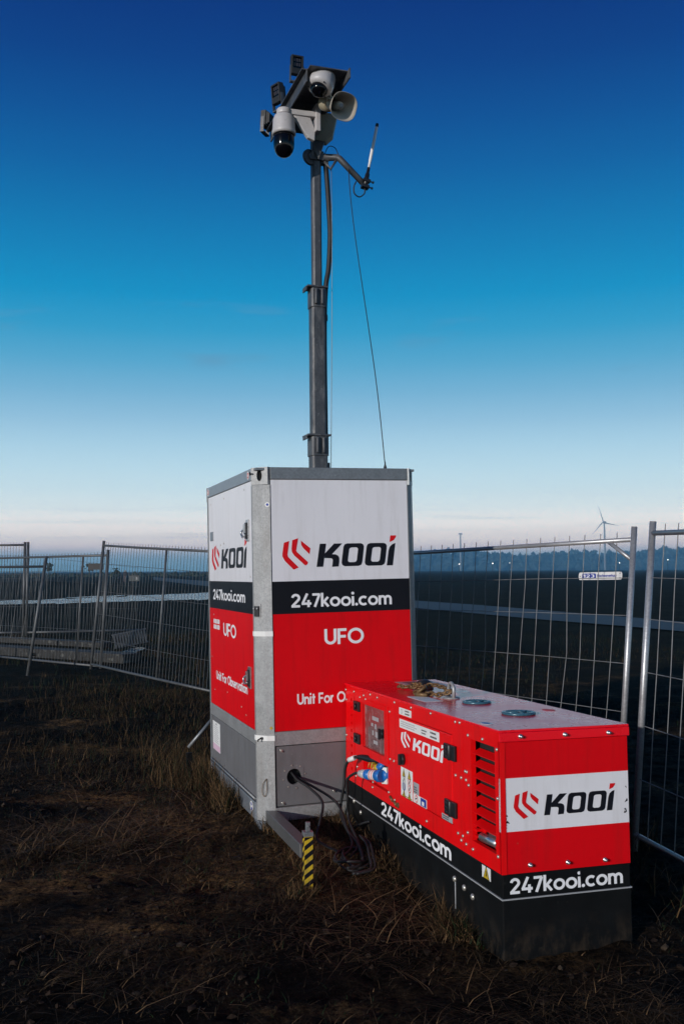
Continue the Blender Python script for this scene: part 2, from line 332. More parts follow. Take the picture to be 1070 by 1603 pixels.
def strokes(text, w=.175):
    polys, x = [], 0
    for ch in text:
        adv, st = GL[ch]
        for sk in st:
            if isinstance(sk, tuple) and sk[0] == 'fill': polys.append([[(p[0]+x, p[1]) for p in sk[1]]]); continue
            closed = isinstance(sk, tuple); pts = [Vector((p[0]+x, p[1])) for p in (sk[1] if closed else sk)]
            k = len(pts); le, ri = [], []
            for i in range(k):
                a = pts[i-1] if closed or i else None; b = pts[(i+1) % k] if closed or i < k-1 else None
                d1 = (pts[i]-a).normalized() if a is not None else None; d2 = (b-pts[i]).normalized() if b is not None else None
                d1 = d1 or d2; d2 = d2 or d1; n1 = Vector((-d1.y, d1.x)); n2 = Vector((-d2.y, d2.x)); mt = (n1+n2)
                mt = mt.normalized() if mt.length > 1e-6 else n1; l = w/2/max(.45, mt.dot(n1)); le.append(pts[i]+mt*l); ri.append(pts[i]-mt*l)
            quads = [[tuple(le[i]), tuple(le[(i+1) % k]), tuple(ri[(i+1) % k]), tuple(ri[i])] for i in range(k if closed else k-1)]
            polys.append(quads)
        x += adv
    return polys, x-.06
def write(face, text, a0, a1, b0, h, m, parent, c=.0016, w=.175, name='lettering', slant=0, b1=None):
    polys, tw = strokes(text, w); mb = MB(); sx = (a1-a0)/tw; b1 = b0 if b1 is None else b1
    for i, grp in enumerate(polys):
        for q in grp: mb.add([face.p(a0+(x+slant*y)*sx, b0+(b1-b0)*x/tw+y*h, c+.00004*(i % 7)) for x, y in q], [tuple(range(len(q)))])
    return mb.build(name, m, parent, recalc=False)
LOGO_RED = [[(80,102),(123,88),(107,200),(112,218),(196,305),(155,322),(85,250),(66,212),(66,192)], [(148,82),(196,66),(178,165),(183,178),(272,262),(268,280),(250,290),(163,208),(143,178),(141,150)], [(218,86),(294,150),(286,198),(236,148),(220,122)]]
LOGO_DOT = [(968,52),(1020,52),(1012,72),(996,92),(960,108)]
LOGO_K = [[(372,114),(424,114),(396,303),(342,304)], [(411,196),(490,114),(558,114),(470,202),(408,232)], [(407,232),(440,200),(500,203),(521,214),(530,232),(530,262),(524,303),(470,306),(477,254),(474,240),(462,235)]]
def _o(dx): return ([(600,114),(715,114),(733,122),(740,140),(738,165),(723,272),(714,292),(692,302),(577,303),(557,294),(550,276),(552,252),(568,142),(578,122)], [(640,148),(675,148),(685,152),(690,162),(689,172),(678,252),(672,264),(660,270),(617,270),(607,265),(602,256),(604,240),(616,162),(624,152)], dx)
LOGO_I = [(950,178),(962,146),(985,125),(1010,116),(983,303),(931,304)]
def logo(face, a0, a1, b0, b1, parent, black, red, c=.0016):
    """the chevron emblem and the slanted company lettering, a0..a1 wide, baseline of letters b0, top of letters b1"""
    sx = (a1-a0)/(1020-65); sy = (b1-b0)/190.
    T = lambda q: face.p(a0+(q[0]-65)*sx, b0+(304-q[1])*sy, c)
    for k, pl in enumerate(LOGO_RED+[LOGO_DOT]):
        mb = MB(); mb.add([T(q) for q in pl], [tuple(range(len(pl)))], 0); mb.build('emblem_bar' if k < 3 else 'letter_accent', red, parent, recalc=False)
    mb = MB()
    for k, pl in enumerate(LOGO_K+[LOGO_I]): mb.add([T(q)+face.n*(k*.00005) for q in pl], [tuple(range(len(pl)))], 0)
    for oo, ii, dx in (_o(0), _o(195)):
        n = len(oo); mb.add([T((q[0]+dx, q[1])) for q in oo+ii], [(i, (i+1) % n, n+(i+1) % n, n+i) for i in range(n)], 0)
    mb.build('lettering', black, parent, recalc=False)
def fine_print(face, mb, a0, a1, b0, b1, rows, m=1, c=.0022, fill=.85, rs=None):
    """rows of print too small to read"""
    rr = rs or random; hgt = (b1-b0)/rows
    for r_ in range(rows):
        x = a0
        while x < a0+(a1-a0)*fill*(.7+.3*rr.random()):
            w_ = (a1-a0)*(.03+.08*rr.random()); y0 = b1-(r_+.72)*hgt
            face.poly(mb, [(x,y0),(min(x+w_,a1),y0),(min(x+w_,a1),y0+hgt*.42),(x,y0+hgt*.42)], c, m); x += w_+(a1-a0)*.02

# ================================================================== THE SETTING
# ------------------------------------------------------------------ ground
def vnoise(x, y, seed=0):
    xi = np.floor(x).astype(np.int64); yi = np.floor(y).astype(np.int64); fx = x-xi; fy = y-yi
    def h(a, b):
        n = (a*374761393+b*668265263+seed*1442695041) & 0xffffffff; n = ((n ^ (n >> 13))*1274126177) & 0xffffffff; return ((n ^ (n >> 16)) & 0xffff)/65535.0
    fx = fx*fx*(3-2*fx); fy = fy*fy*(3-2*fy)
    return (h(xi,yi)*(1-fx)+h(xi+1,yi)*fx)*(1-fy)+(h(xi,yi+1)*(1-fx)+h(xi+1,yi+1)*fx)*fy
def fbm(x, y, f, o, seed=0, g=.5):
    s = 0; a = 1; t = 0
    for k in range(o): s = s+a*(vnoise(x*f, y*f, seed+k*17)-.5); t += a*.5; a *= g; f *= 2.03
    return s/t
def ground_h(x, y):
    x = np.asarray(x, float); y = np.asarray(y, float)
    near = np.clip((30-np.hypot(x, y-6))/16, 0, 1)
    z = near*(.045*fbm(x, y, .55, 2, 3)+.030*fbm(x, y, 2.3, 3, 11)+.022*np.abs(fbm(x, y, 7, 3, 23, .6))+.014*fbm(x, y, 13, 2, 41, .7)-.034)
    z = z+.75*np.exp(-((x+34)/9)**2-((y-112)/13)**2)+.25*np.exp(-((x+14)/9)**2-((y-95)/9)**2)
    z = z+.05*np.exp(-((x+2.9)/.8)**2-((y-7.2)/.5)**2)
    return z
def axis(dense0, dense1, step, lo, hi, g=1.16):
    a = list(np.arange(dense0, dense1+step/2, step)); s = step
    while a[-1] < hi: s *= g; a.append(a[-1]+s)
    s = step
    while a[0] > lo: s *= g; a.insert(0, a[0]-s)
    return np.array(a)
gx = axis(-4.5, 3.5, .03, -9000, 9000); gy = axis(3.0, 13.0, .03, -3000, 14000)
X, Y = np.meshgrid(gx, gy); Z = ground_h(X, Y)
nx, ny = len(gx), len(gy)
idx = np.arange(nx*ny).reshape(ny, nx); quads = np.stack([idx[:-1,:-1], idx[:-1,1:], idx[1:,1:], idx[1:,:-1]], -1).reshape(-1, 4)
def np_mesh(name, V, Q, mats, mi=None, smooth=False):
    me = bpy.data.meshes.new(name); me.vertices.add(len(V)); me.vertices.foreach_set('co', np.asarray(V, np.float32).ravel())
    k = Q.shape[1]; me.loops.add(Q.size); me.loops.foreach_set('vertex_index', Q.ravel().astype(np.int32)); me.polygons.add(len(Q))
    me.polygons.foreach_set('loop_start', np.arange(0, Q.size, k, dtype=np.int32)); me.polygons.foreach_set('loop_total', np.full(len(Q), k, np.int32))
    for m_ in mats: me.materials.append(m_)
    if mi is not None: me.polygons.foreach_set('material_index', np.asarray(mi, np.int32))
    me.polygons.foreach_set('use_smooth', np.full(len(Q), smooth)); me.update(calc_edges=True)
    ob = bpy.data.objects.new(name, me); COL.objects.link(ob); return ob
def earth_mat():
    m = bpy.data.materials.new('damp_earth'); m.use_nodes = True; nt = m.node_tree; N = nt.nodes; L = nt.links.new; b = N['Principled BSDF']
    t = N.new('ShaderNodeTexCoord')
    def noise(s, d=6, g=.65): n = N.new('ShaderNodeTexNoise'); n.inputs['Scale'].default_value = s; n.inputs['Detail'].default_value = d; n.inputs['Roughness'].default_value = g; L(t.outputs['Object'], n.inputs[0]); return n.outputs[0]
    r = N.new('ShaderNodeValToRGB'); e = r.color_ramp.elements
    # brown soil in front of the unit, with its lit pool painted into the colour
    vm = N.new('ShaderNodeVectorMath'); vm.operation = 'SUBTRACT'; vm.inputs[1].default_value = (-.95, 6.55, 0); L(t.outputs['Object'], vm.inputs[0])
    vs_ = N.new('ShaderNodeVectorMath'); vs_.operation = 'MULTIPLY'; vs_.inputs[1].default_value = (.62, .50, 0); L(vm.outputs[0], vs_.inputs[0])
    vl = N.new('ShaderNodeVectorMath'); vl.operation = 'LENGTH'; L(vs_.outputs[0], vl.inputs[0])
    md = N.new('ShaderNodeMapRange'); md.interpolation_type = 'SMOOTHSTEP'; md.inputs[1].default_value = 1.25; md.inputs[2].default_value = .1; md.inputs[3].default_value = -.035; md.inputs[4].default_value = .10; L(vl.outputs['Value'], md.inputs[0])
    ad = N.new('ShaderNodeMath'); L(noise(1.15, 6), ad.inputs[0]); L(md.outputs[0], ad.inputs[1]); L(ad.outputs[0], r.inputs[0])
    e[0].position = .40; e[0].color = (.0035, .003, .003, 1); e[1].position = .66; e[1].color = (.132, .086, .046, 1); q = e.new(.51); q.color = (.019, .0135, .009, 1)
    r2 = N.new('ShaderNodeValToRGB'); L(noise(34, 9, .75), r2.inputs[0]); e = r2.color_ramp.elements; e[0].position = .40; e[0].color = (.12, .12, .13, 1); e[1].position = .66; e[1].color = (2.9, 2.5, 2.0, 1)
    mx = N.new('ShaderNodeMix'); mx.data_type = 'RGBA'; mx.blend_type = 'MULTIPLY'; mx.inputs[0].default_value = 1; L(r.outputs[0], mx.inputs[6]); L(r2.outputs[0], mx.inputs[7])
    # green tint beyond the fences
    g = N.new('ShaderNodeValToRGB'); L(noise(.35, 4), g.inputs[0]); e = g.color_ramp.elements; e[0].position = .4; e[0].color = (.004, .005, .003, 1); e[1].position = .65; e[1].color = (.011, .014, .008, 1)
    sp = N.new('ShaderNodeSeparateXYZ'); L(t.outputs['Object'], sp.inputs[0]); mr = N.new('ShaderNodeMapRange'); mr.inputs[1].default_value = 9; mr.inputs[2].default_value = 22; L(sp.outputs['Y'], mr.inputs[0])
    mg = N.new('ShaderNodeMix'); mg.data_type = 'RGBA'; L(mr.outputs[0], mg.inputs[0]); L(mx.outputs[2], mg.inputs[6]); L(g.outputs[0], mg.inputs[7])
    L(mg.outputs[2], b.inputs['Base Color']); b.inputs['Roughness'].default_value = .95; b.inputs['Specular IOR Level'].default_value = .06
    bp = N.new('ShaderNodeBump'); bp.inputs['Strength'].default_value = 1.0; bp.inputs['Distance'].default_value = .05; L(noise(40, 9, .75), bp.inputs['Height']); L(bp.outputs[0], b.inputs['Normal'])
    return m
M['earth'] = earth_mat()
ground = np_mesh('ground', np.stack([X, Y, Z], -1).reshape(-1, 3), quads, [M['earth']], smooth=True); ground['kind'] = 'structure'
# ------------------------------------------------------------------ road and water
def strip(name, near, far, z, m):
    mb = MB(); n = len(near)
    mb.add([(*p, z) for p in near]+[(*p, z) for p in far], [(i, i+1, n+i+1, n+i) for i in range(n-1)]); return tag(mb.build(name, m), kind='structure')
M['road'] = mat('wet_asphalt', (.030, .034, .040), .6, 0, .3, .6, .3, 3, spec=.3)
def water_mat(name):
    m = mat(name, (.006, .010, .014), .15, 0, .1, 1., 1., 1.3); [setattr(q.inputs['Distance'], 'default_value', .4) for q in m.node_tree.nodes if q.type == 'BUMP']; b = m.node_tree.nodes['Principled BSDF']; b.inputs['IOR'].default_value = 1.33
    return m
M['water'] = water_mat('still_water')
strip('road', [(14.0,14.0),(9.92,23.4),(9.15,26.8),(8.09,30),(6.82,33.1),(5.22,38.1),(3.27,44),(.81,52.1),(-2.27,63.8),(-7.13,82.2),(-14.9,110.6),(-36.8,194.5)],
      [(16.6,17.0),(11.66,27.5),(10.78,31.6),(9.73,36),(8.39,40.7),(6.52,47.6),(4.08,54.9),(1.06,66.5),(-2.98,83.8),(-9.87,113.7),(-22.3,165.7),(-54.9,289.9)], .03, M['road'])
def shore(pts, k, seed):
    r_ = random.Random(seed); out = []
    for (x0,y0), (x1,y1) in zip(pts[:-1], pts[1:]):
        for i in range(k): t = i/k; out.append((x0+(x1-x0)*t+r_.uniform(-.15,.15), y0+(y1-y0)*t+r_.uniform(-1.7,1.7)))
    return out+[pts[-1]]
strip('ditch_water', shore([(-24,47.5),(-19.5,50.5),(-16.2,53),(-12.9,54.6),(-10.6,57),(-8.2,58.8),(-5.3,60)], 7, 1), shore([(-27,53),(-22,56.5),(-18.4,60),(-15.0,65),(-13.0,71),(-10.2,80),(-7.2,86)], 7, 2), .03, M['water'])
strip('flood_water', shore([(-17.4,63.5),(-15.6,66.8),(-13.9,69)], 6, 3), shore([(-17.9,66.2),(-16.0,69.0),(-14.1,70.3)], 6, 4), .032, M['water'])
mb = MB(); rr = random.Random(5)
mb.add([(-4.40+.17*math.cos(a)*(1+.25*rr.uniform(-1,1)), 20.75+1.15*math.sin(a)*(1+.2*rr.uniform(-1,1)), .05) for a in [2*PI*k/18 for k in range(18)]], [tuple(range(18))]); tag(mb.build('puddle', M['water']), kind='structure')

# ------------------------------------------------------------------ far treeline, hedges, masts, lamps, person
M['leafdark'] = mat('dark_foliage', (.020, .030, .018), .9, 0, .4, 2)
def blob_clump(mb, c, r, h, rr):
    """a ragged crown of pointed leaf clumps"""
    for k in range(7):
        a = rr.uniform(0, 2*PI); q = rr.uniform(0, .75)*r; z = c[2]+h*(rr.uniform(.35, .92) if k < 5 else rr.uniform(.06, .3)); s = r*rr.uniform(.35, .6)*(1 if k < 5 else 1.7)
        o = Vector((c[0]+q*math.cos(a), c[1]+q*math.sin(a), z))
        vs = [o+Vector((math.cos(t)*s*rr.uniform(.6,1.2), math.sin(t)*s*rr.uniform(.6,1.2), rr.uniform(-.3,.3)*s)) for t in [2*PI*j/6 for j in range(6)]]+[o+Vector((0,0,s*rr.uniform(.8,1.3))), o-Vector((0,0,s*rr.uniform(.7,1.2)))]
        mb.add(vs, [(j, (j+1) % 6, 6) for j in range(6)]+[((j+1) % 6, j, 7) for j in range(6)])
    mb.tube([(c[0], c[1], c[2]), (c[0], c[1], c[2]+h*.6)], [r*.09, r*.04], 5)
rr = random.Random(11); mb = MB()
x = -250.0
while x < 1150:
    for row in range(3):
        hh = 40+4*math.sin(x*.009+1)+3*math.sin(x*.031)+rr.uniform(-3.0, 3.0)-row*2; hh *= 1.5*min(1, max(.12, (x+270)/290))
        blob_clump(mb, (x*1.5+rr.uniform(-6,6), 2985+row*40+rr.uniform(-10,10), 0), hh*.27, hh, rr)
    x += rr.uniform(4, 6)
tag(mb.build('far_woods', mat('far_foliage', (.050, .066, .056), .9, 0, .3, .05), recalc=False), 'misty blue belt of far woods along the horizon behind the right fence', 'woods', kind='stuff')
mb = MB(); x = -190.0
while x < -38: blob_clump(mb, (x*1.0+rr.uniform(-2,2), 360+rr.uniform(-25,25)+x*.2, -.4), rr.uniform(1.2,2.0), rr.uniform(.5,1.0)*(1.2 if x > -75 else .5), rr); x += rr.uniform(.8,1.6)
tag(mb.build('far_hedge', M['leafdark'], recalc=False), 'low dark hedge line across the misty field left of the cabinet', 'hedge', kind='stuff')
def small_tree(x, y, h, label):
    e = empty('young_tree', (x, y, 0), label=label, cat='tree', group='small trees in the mist')
    mb = MB(); mb.tube([(0,0,-.2),(0.03,0,h*.5),(0,0,h*.75)], [h*.035, h*.025, h*.012], 6); mb.build('trunk', M['leafdark'], e)
    mb = MB(); r_ = random.Random(int(h*100))
    for k in range(26):
        o = Vector((r_.gauss(0,.13*h), r_.gauss(0,.13*h), h*r_.uniform(.5,1.0))); s = h*r_.uniform(.06,.13)
        mb.add([o+Vector((s,0,0)), o+Vector((-s*.6,s*.8,0)), o+Vector((-s*.6,-s*.8,0)), o+Vector((0,0,s)), o-Vector((0,0,s))], [(0,1,3),(1,2,3),(2,0,3),(1,0,4),(2,1,4),(0,2,4)])
    mb.build('crown', M['leafdark'], e, recalc=False)
small_tree(-88.1, 300, 4.1, 'small round tree in the mist just right of the leaning fence post')
small_tree(-76.0, 300, 4.0, 'small round tree in the mist just left of the dark plate on the fence')
small_tree(-112.5, 300, 2.9, 'lowest small tree in the mist, left of the leaning fence post')
small_tree(-44.8, 198, 2.3, 'dark bushy little tree near the standing person in the field')
M['turbine'] = mat('turbine_white', (.30, .34, .38), .5)
def turbine(x, y, hub, bl, yaw, rot, label):
    e = empty('wind_turbine', (x, y, 0), (0, 0, R(yaw)), label=label, cat='wind turbine')
    mb = MB(); mb.tube([(0,0,-1),(0,0,hub)], [2.2, 1.2], 14); mb.build('tower', M['turbine'], e)
    mb = MB(); mb.box((-1.6,-3.5,hub-1.6), (1.6,5.5,hub+1.8)); mb.build('nacelle', M['turbine'], e, .4)
    mb = MB(); mb.lathe([(1.6,0),(1.6,1.0),(1.0,2.2),(.01,2.9)], 12, frameT((0,-3.5,hub), (0,-1,0))); mb.build('hub', M['turbine'], e)
    for k in range(3):
        a = R(rot+120*k); d = Vector((math.sin(a), 0, math.cos(a))); s = Vector((math.cos(a), 0, -math.sin(a))); o = Vector((0,-4.7,hub)); mb = MB(); ring_ = []
        for t, w, th in ((.03,.9,.8),(.12,1.5,.5),(.25,1.3,.4),(.6,.8,.25),(.95,.4,.12),(1,.1,.06)):
            c = o+d*bl*t; ring_.append([c-s*w*.4, c+Vector((0,-th,0)), c+s*w, c+Vector((0,th,0))])
        vs = [v for r_ in ring_ for v in r_]; mb.add(vs, [(i*4+j, i*4+(j+1) % 4, (i+1)*4+(j+1) % 4, (i+1)*4+j) for i in range(5) for j in range(4)], 0, True); mb.build('blade', M['turbine'], e)
turbine(447.7, 1700, 82, 29, -38, -16, 'pale wind turbine with three blades rising behind the right fence')
e = empty('pylon', (201.8, 1700, 0), label='thin hazy mast with a short crossbar rising over the far woods', cat='mast')
mb = MB(); mb.tube([(0,0,0),(0,0,64)], [1.7, 1.0], 8); mb.build('shaft', M['turbine'], e)
mb = MB(); mb.box((-3.2,-.8,62), (3.2,.8,64.4)); mb.build('crossbar', M['turbine'], e)
M['lampglow'] = mat('lit_lamp', (.9, .85, .75), .5, emit=((1, .9, .75), 5))
M['polemat'] = mat('lamp_pole', (.05, .055, .06), .6)
for px, pz, s_, lb in ((49.2,4.2,.32,'left of the pair of lit lamps seen between the fence wires'), (63.2,4.4,.36,'brightest lit lamp in the mist, between the fence wires'), (70.4,4.6,.18,'faint small lit lamp in the mist right of the brightest one'), (116.5,4.4,.30,'lit lamp in the mist beside the fence corner brace'), (136.9,5.6,.30,'lit lamp in the mist behind the rightmost fence panel')):
    e = empty('street_lamp', (px, 420, 0), label=lb, cat='street lamp', group='lit lamps in the mist')
    mb = MB(); mb.tube([(0,0,-.2),(0,0,pz-.15),(0,-.3,pz+.1)], [.07,.05,.04], 6); mb.build('pole', M['polemat'], e)
    mb = MB(); s = s_*.62; mb.lathe([(.01,-s),(s*.8,-s*.5),(s,0),(s*.7,s*.5),(.01,s*.7)], 8, Matrix.Translation((0,-.5,pz))); mb.build('lamp_head', M['lampglow'], e)
# the figure standing in the field
def person():
    J = [((0,0,.95),.15),((0,0,1.18),.15),((0,0,1.40),.155),((0,0,1.50),.07),((0,-.01,1.60),.09),((0,-.01,1.72),.08),
         ((-.19,0,1.41),.07),((-.25,.0,1.15),.055),((-.23,-.06,.90),.045),((.19,0,1.41),.07),((.25,0,1.15),.055),((.22,-.06,.90),.045),
         ((-.10,0,.88),.105),((-.11,-.02,.50),.075),((-.11,.02,.08),.055),((-.12,-.13,.03),.045),((.10,0,.88),.105),((.13,.0,.50),.075),((.14,.03,.08),.055),((.15,-.12,.03),.045)]
    E = [(0,1),(1,2),(2,3),(3,4),(4,5),(2,6),(6,7),(7,8),(2,9),(9,10),(10,11),(0,12),(12,13),(13,14),(14,15),(0,16),(16,17),(17,18),(18,19)]
    me = bpy.data.meshes.new('person'); me.from_pydata([j[0] for j in J], E, []); ob = bpy.data.objects.new('person_base', me); COL.objects.link(ob)
    sk = ob.modifiers.new('s', 'SKIN')
    for i, j in enumerate(J): me.skin_vertices[0].data[i].radius = (j[1], j[1])
    me.skin_vertices[0].data[0].use_root = True
    sb = ob.modifiers.new('b', 'SUBSURF'); sb.levels = 1; sb.render_levels = 1
    dg = bpy.context.evaluated_depsgraph_get(); m2 = bpy.data.meshes.new_from_object(ob.evaluated_get(dg)); bpy.data.objects.remove(ob)
    m2.materials.clear()
    for m_ in (mat('navy_jacket', (.012,.014,.025), .8), mat('faded_trousers', (.09,.065,.07), .8), mat('skin', (.35,.22,.17), .6), mat('dark_hair', (.02,.015,.012), .7)): m2.materials.append(m_)
    for p in m2.polygons:
        z, y, x = p.center.z, p.center.y, abs(p.center.x); p.material_index = 3 if z > 1.68 or (z > 1.56 and y > .03) else 2 if z > 1.49 or (x > .18 and z < .93 and z > .8) else 1 if z < .88 and z > .09 else 0; p.use_smooth = True
    o = bpy.data.objects.new('person', m2); COL.objects.link(o); return o
pr = person(); pr.location = (-31.3, 144, .12); pr.rotation_euler = (0, 0, R(25)); pr.scale = (1.05, 1.05, 1.05)
tag(pr, 'person in a dark jacket and pale trousers standing far off in the field', 'person')
e = empty('field_cabinet', (-36.4, 175, 0), label='low dark cabinet with a light patch beside the standing person', cat='cabinet')
mb = MB(); mb.box((-.9,-.4,0), (.9,.4,.95)); mb.build('housing', mat('cabinet_grey', (.05,.055,.05), .6), e, .02)
mb = MB(); mb.box((-.95,-.45,.95), (.95,.45,1.05)); mb.build('lid', M['black'], e)
mb = MB(); mb.box((.35,-.415,.25), (.62,-.40,.7)); mb.build('hatch', M['greyprint'], e)

# ------------------------------------------------------------------ fences
def fence(name, A0, A1, B0, B1, label, cat='fence panel', group=None, posts=(1, 1), nw=22, hz=(.18, .35, .52, .69, .86), r=.021, wr=.0026, mid=None, single=True, brace=None, m=None, rails=(.0, .965), top=1.0, seed=0, foot=.0):
    """A0/B0 bottoms and A1/B1 tops of the two posts; every rod follows the lean of the panel"""
    A0, A1, B0, B1 = map(Vector, (A0, A1, B0, B1)); m = m or M['fence']; rr = random.Random(seed)
    base = (A0+B0)/2; e = empty(name, base, label=label, cat=cat, group=group)
    Q = lambda u, v: (A0.lerp(B0, u)).lerp(A1.lerp(B1, u), v)-base
    for k, u in ((0, 0), (1, 1)):
        if posts[k]:
            mb = MB(); mb.tube([Q(u, -.02-foot), Q(u, top)], r, 14); mb.tube([Q(u, top), Q(u, top+.003)], r*.97, 14); mb.build('post', m, e)
    for v in rails:
        mb = MB(); mb.tube([Q(0, v), Q(.33, v-.002), Q(.66, v-.001), Q(1, v)], r*.8, 10); mb.build('rail', m, e)
    if mid:
        for u in mid: mb = MB(); mb.tube([Q(u, rails[0]), Q(u, rails[-1])], r*.75, 10); mb.build('middle_post', m, e)
    if brace:
        mb = MB(); mb.tube([Q(*brace[0]), Q(*brace[1])], r*.72, 8); mb.build('corner_brace', m, e)
    wires = []
    for i in range(1, nw):
        u = i/nw; j = [rr.uniform(-.003,.003)*(1 if single else .4) for _ in range(5)]
        if single and rr.random() < .12: j[2] += .007
        wires.append([Q(u+j[q]*(q not in (0, 4)), v) for q, v in enumerate((rails[0]-.005, .3, .55, .8, rails[-1]+.028))])
    for v in hz: wires.append([Q(0, v)]+[Q(u, v+rr.uniform(-.003,.003)) for u in (.25,.5,.75)]+[Q(1, v)])
    if single:
        for w in wires: mb = MB(); mb.tube(w, wr, 6, cap=False); mb.build('wire', M['wire'], e, recalc=False)
    else:
        mb = MB()
        for w in wires: mb.tube(w, wr, 4, cap=False)
        tag(mb.build('wire_mesh', m, e, recalc=False), kind='stuff')
    return e
# right side: near panel with the plate, and the panel that runs past the camera
P0, P1 = Vector((1.865,6.87,.0)), Vector((2.016,6.87,1.988)); dL = Vector((-1.279,2.09,0))/2.449*3.5
fence('fence_panel', P0+dL+Vector((0,0,.0)), P1+dL+Vector((-.05,0,-.065)), P0, P1, 'galvanised wire fence panel right behind the generator, carrying a white plate', posts=(1,1), nw=23, hz=(.20,.365,.53,.695,.825), brace=((.935,.955),(1,.885)), seed=3, rails=(.05,.958), wr=.0030, group='mesh fence panels')
Q0, Q1 = Vector((1.778,6.2,.02)), Vector((1.936,6.2,1.992)); dR = Vector((.70,-3.43,0))
fence('fence_panel', Q0, Q1, Q0+dR, Q1+dR+Vector((0,0,-.05)), 'rightmost galvanised fence panel, running out of the picture towards the viewer', posts=(1,1), nw=23, hz=(.20,.365,.53,.695,.825), seed=4, rails=(.03,.965), wr=.0030, group='mesh fence panels')
# left side, behind the unit
A0, A1, B0, B1 = Vector((-4.183,16.7,.12)), Vector((-3.99,16.7,2.21)), Vector((-2.015,14.0,.03)), Vector((-1.889,14.0,2.05)); ext = 1.12
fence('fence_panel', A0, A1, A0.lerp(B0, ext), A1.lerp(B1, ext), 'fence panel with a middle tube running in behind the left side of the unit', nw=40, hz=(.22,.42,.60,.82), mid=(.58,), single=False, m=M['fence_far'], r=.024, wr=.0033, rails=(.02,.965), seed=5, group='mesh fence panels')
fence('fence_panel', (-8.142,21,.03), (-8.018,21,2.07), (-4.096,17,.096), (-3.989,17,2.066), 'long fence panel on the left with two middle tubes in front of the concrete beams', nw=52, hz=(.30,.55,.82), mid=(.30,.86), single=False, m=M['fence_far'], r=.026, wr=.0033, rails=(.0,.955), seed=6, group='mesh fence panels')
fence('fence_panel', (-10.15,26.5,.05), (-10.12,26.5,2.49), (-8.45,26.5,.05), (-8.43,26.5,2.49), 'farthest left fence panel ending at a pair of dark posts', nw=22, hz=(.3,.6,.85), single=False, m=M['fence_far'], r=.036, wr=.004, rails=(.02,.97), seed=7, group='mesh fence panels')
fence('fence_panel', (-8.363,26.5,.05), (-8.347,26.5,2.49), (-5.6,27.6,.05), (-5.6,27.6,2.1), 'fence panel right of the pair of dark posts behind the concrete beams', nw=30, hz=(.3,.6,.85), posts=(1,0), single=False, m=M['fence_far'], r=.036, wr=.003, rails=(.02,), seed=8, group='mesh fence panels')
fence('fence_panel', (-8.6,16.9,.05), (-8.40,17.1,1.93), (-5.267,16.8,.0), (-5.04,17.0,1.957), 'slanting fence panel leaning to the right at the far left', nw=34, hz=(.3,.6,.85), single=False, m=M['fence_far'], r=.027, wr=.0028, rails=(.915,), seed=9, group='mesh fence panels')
# white plate on the right panel
pa, pb = Vector((1.777,7.48,1.648)), Vector((1.977,7.04,1.655)); pu = (pb-pa).normalized(); pw = (pb-pa).length; pv = Vector((.07,0,1)).normalized(); pn = pu.cross(pv).normalized(); pv = pn.cross(pu)
e = empty('name_plate', pa, label='white plate with a blue number box wired to the right fence panel', cat='sign')
F = Face((0,0,0), pu, pv, pn); mb = MB(); hh = .028
rp = [(.012,-hh),(pw-.012,-hh),(pw,-hh+.012),(pw,hh-.012),(pw-.012,hh),(.012,hh),(0,hh-.012),(0,-hh+.012)]
F.prism(mb, rp, .004, .008); plate = mb.build('plate', M['sticker'], e)
mb = MB(); F.prism(mb, [(.05,-.019),(.19,-.019),(.2,-.012),(.2,.012),(.19,.019),(.05,.019),(.04,.012),(.04,-.012)], .008, .0095); mb.build('number_box', M['blueprint'], plate)
write(F, '123', .055, .185, -.012, .024, M['letter_white'], plate, c=.0102, w=.16)
write(F, 'Machineverhuur', .215, .43, -.008, .020, M['blueprint'], plate, c=.0092, w=.2)
mb = MB()
for a, b in ((pw-.02,.016),(pw-.02,-.016),(.018,.0)): F.disc(mb, a, b, .004, .008, .010)
mb.build('rivets', M['black'], plate)
for x0, x1, z, y, lb in ((-4.36,-4.10,1.785,17.12,'small dark plate on the far end of the long left fence panel'), (-7.4,-6.9,1.78,20.1,'dark plate at the left edge on the long left fence panel')):
    mb = MB(); mb.box((x0,y,z-.055), (x1,y+.012,z+.055)); tag(mb.build('name_plate', M['black']), lb, 'sign')
# concrete beams and the grating behind the left fence
def beam(a, b, w, h, label, pockets):
    a, b = Vector((*a,0)), Vector((*b,0)); d = (b-a); L_ = d.length; e = empty('concrete_beam', a, (0,0,math.atan2(d.y,d.x)), label=label, cat='concrete beam', group='concrete beams behind the left fence')
    F = Face((0,0,0), (1,0,0), (0,0,1), (0,-1,0)); mb = MB(); F.sheet(mb, 0, L_, .0, h, [(p, p+.22, .02, .085) for p in pockets], -w, 0); mb.build('body', M['concrete'], e, .012)
    mb = MB()
    for p in pockets: F.box(mb, p+.005, p+.215, .025, .08, -w+.02, -.12)
    if pockets: mb.build('lifting_pocket', M['dark'], e)
beam((-9.6,22.3), (-4.05,18.5), .45, .17, 'nearer weathered concrete beam with lifting pockets behind the left fence', (2.95, 4.05))
beam((-11,26.0), (-5.4,22.3), .35, .12, 'farther pale concrete beam lying behind the nearer one', ())
e = empty('grating', (-4.95,21.9,.02), (R(-12), R(-9), R(28)), label='tilted barred metal grating beside the puddle behind the left fence', cat='grating')
for k in range(12): mb = MB(); mb.box((k*.062,0,.0), (k*.062+.03,.05,.30)); mb.build('bar', M['fence_far'], e)
for z in (.0, .29): mb = MB(); mb.box((-.02,.052,z), (.76,.075,z+.035)); mb.build('bar', M['fence_far'], e)

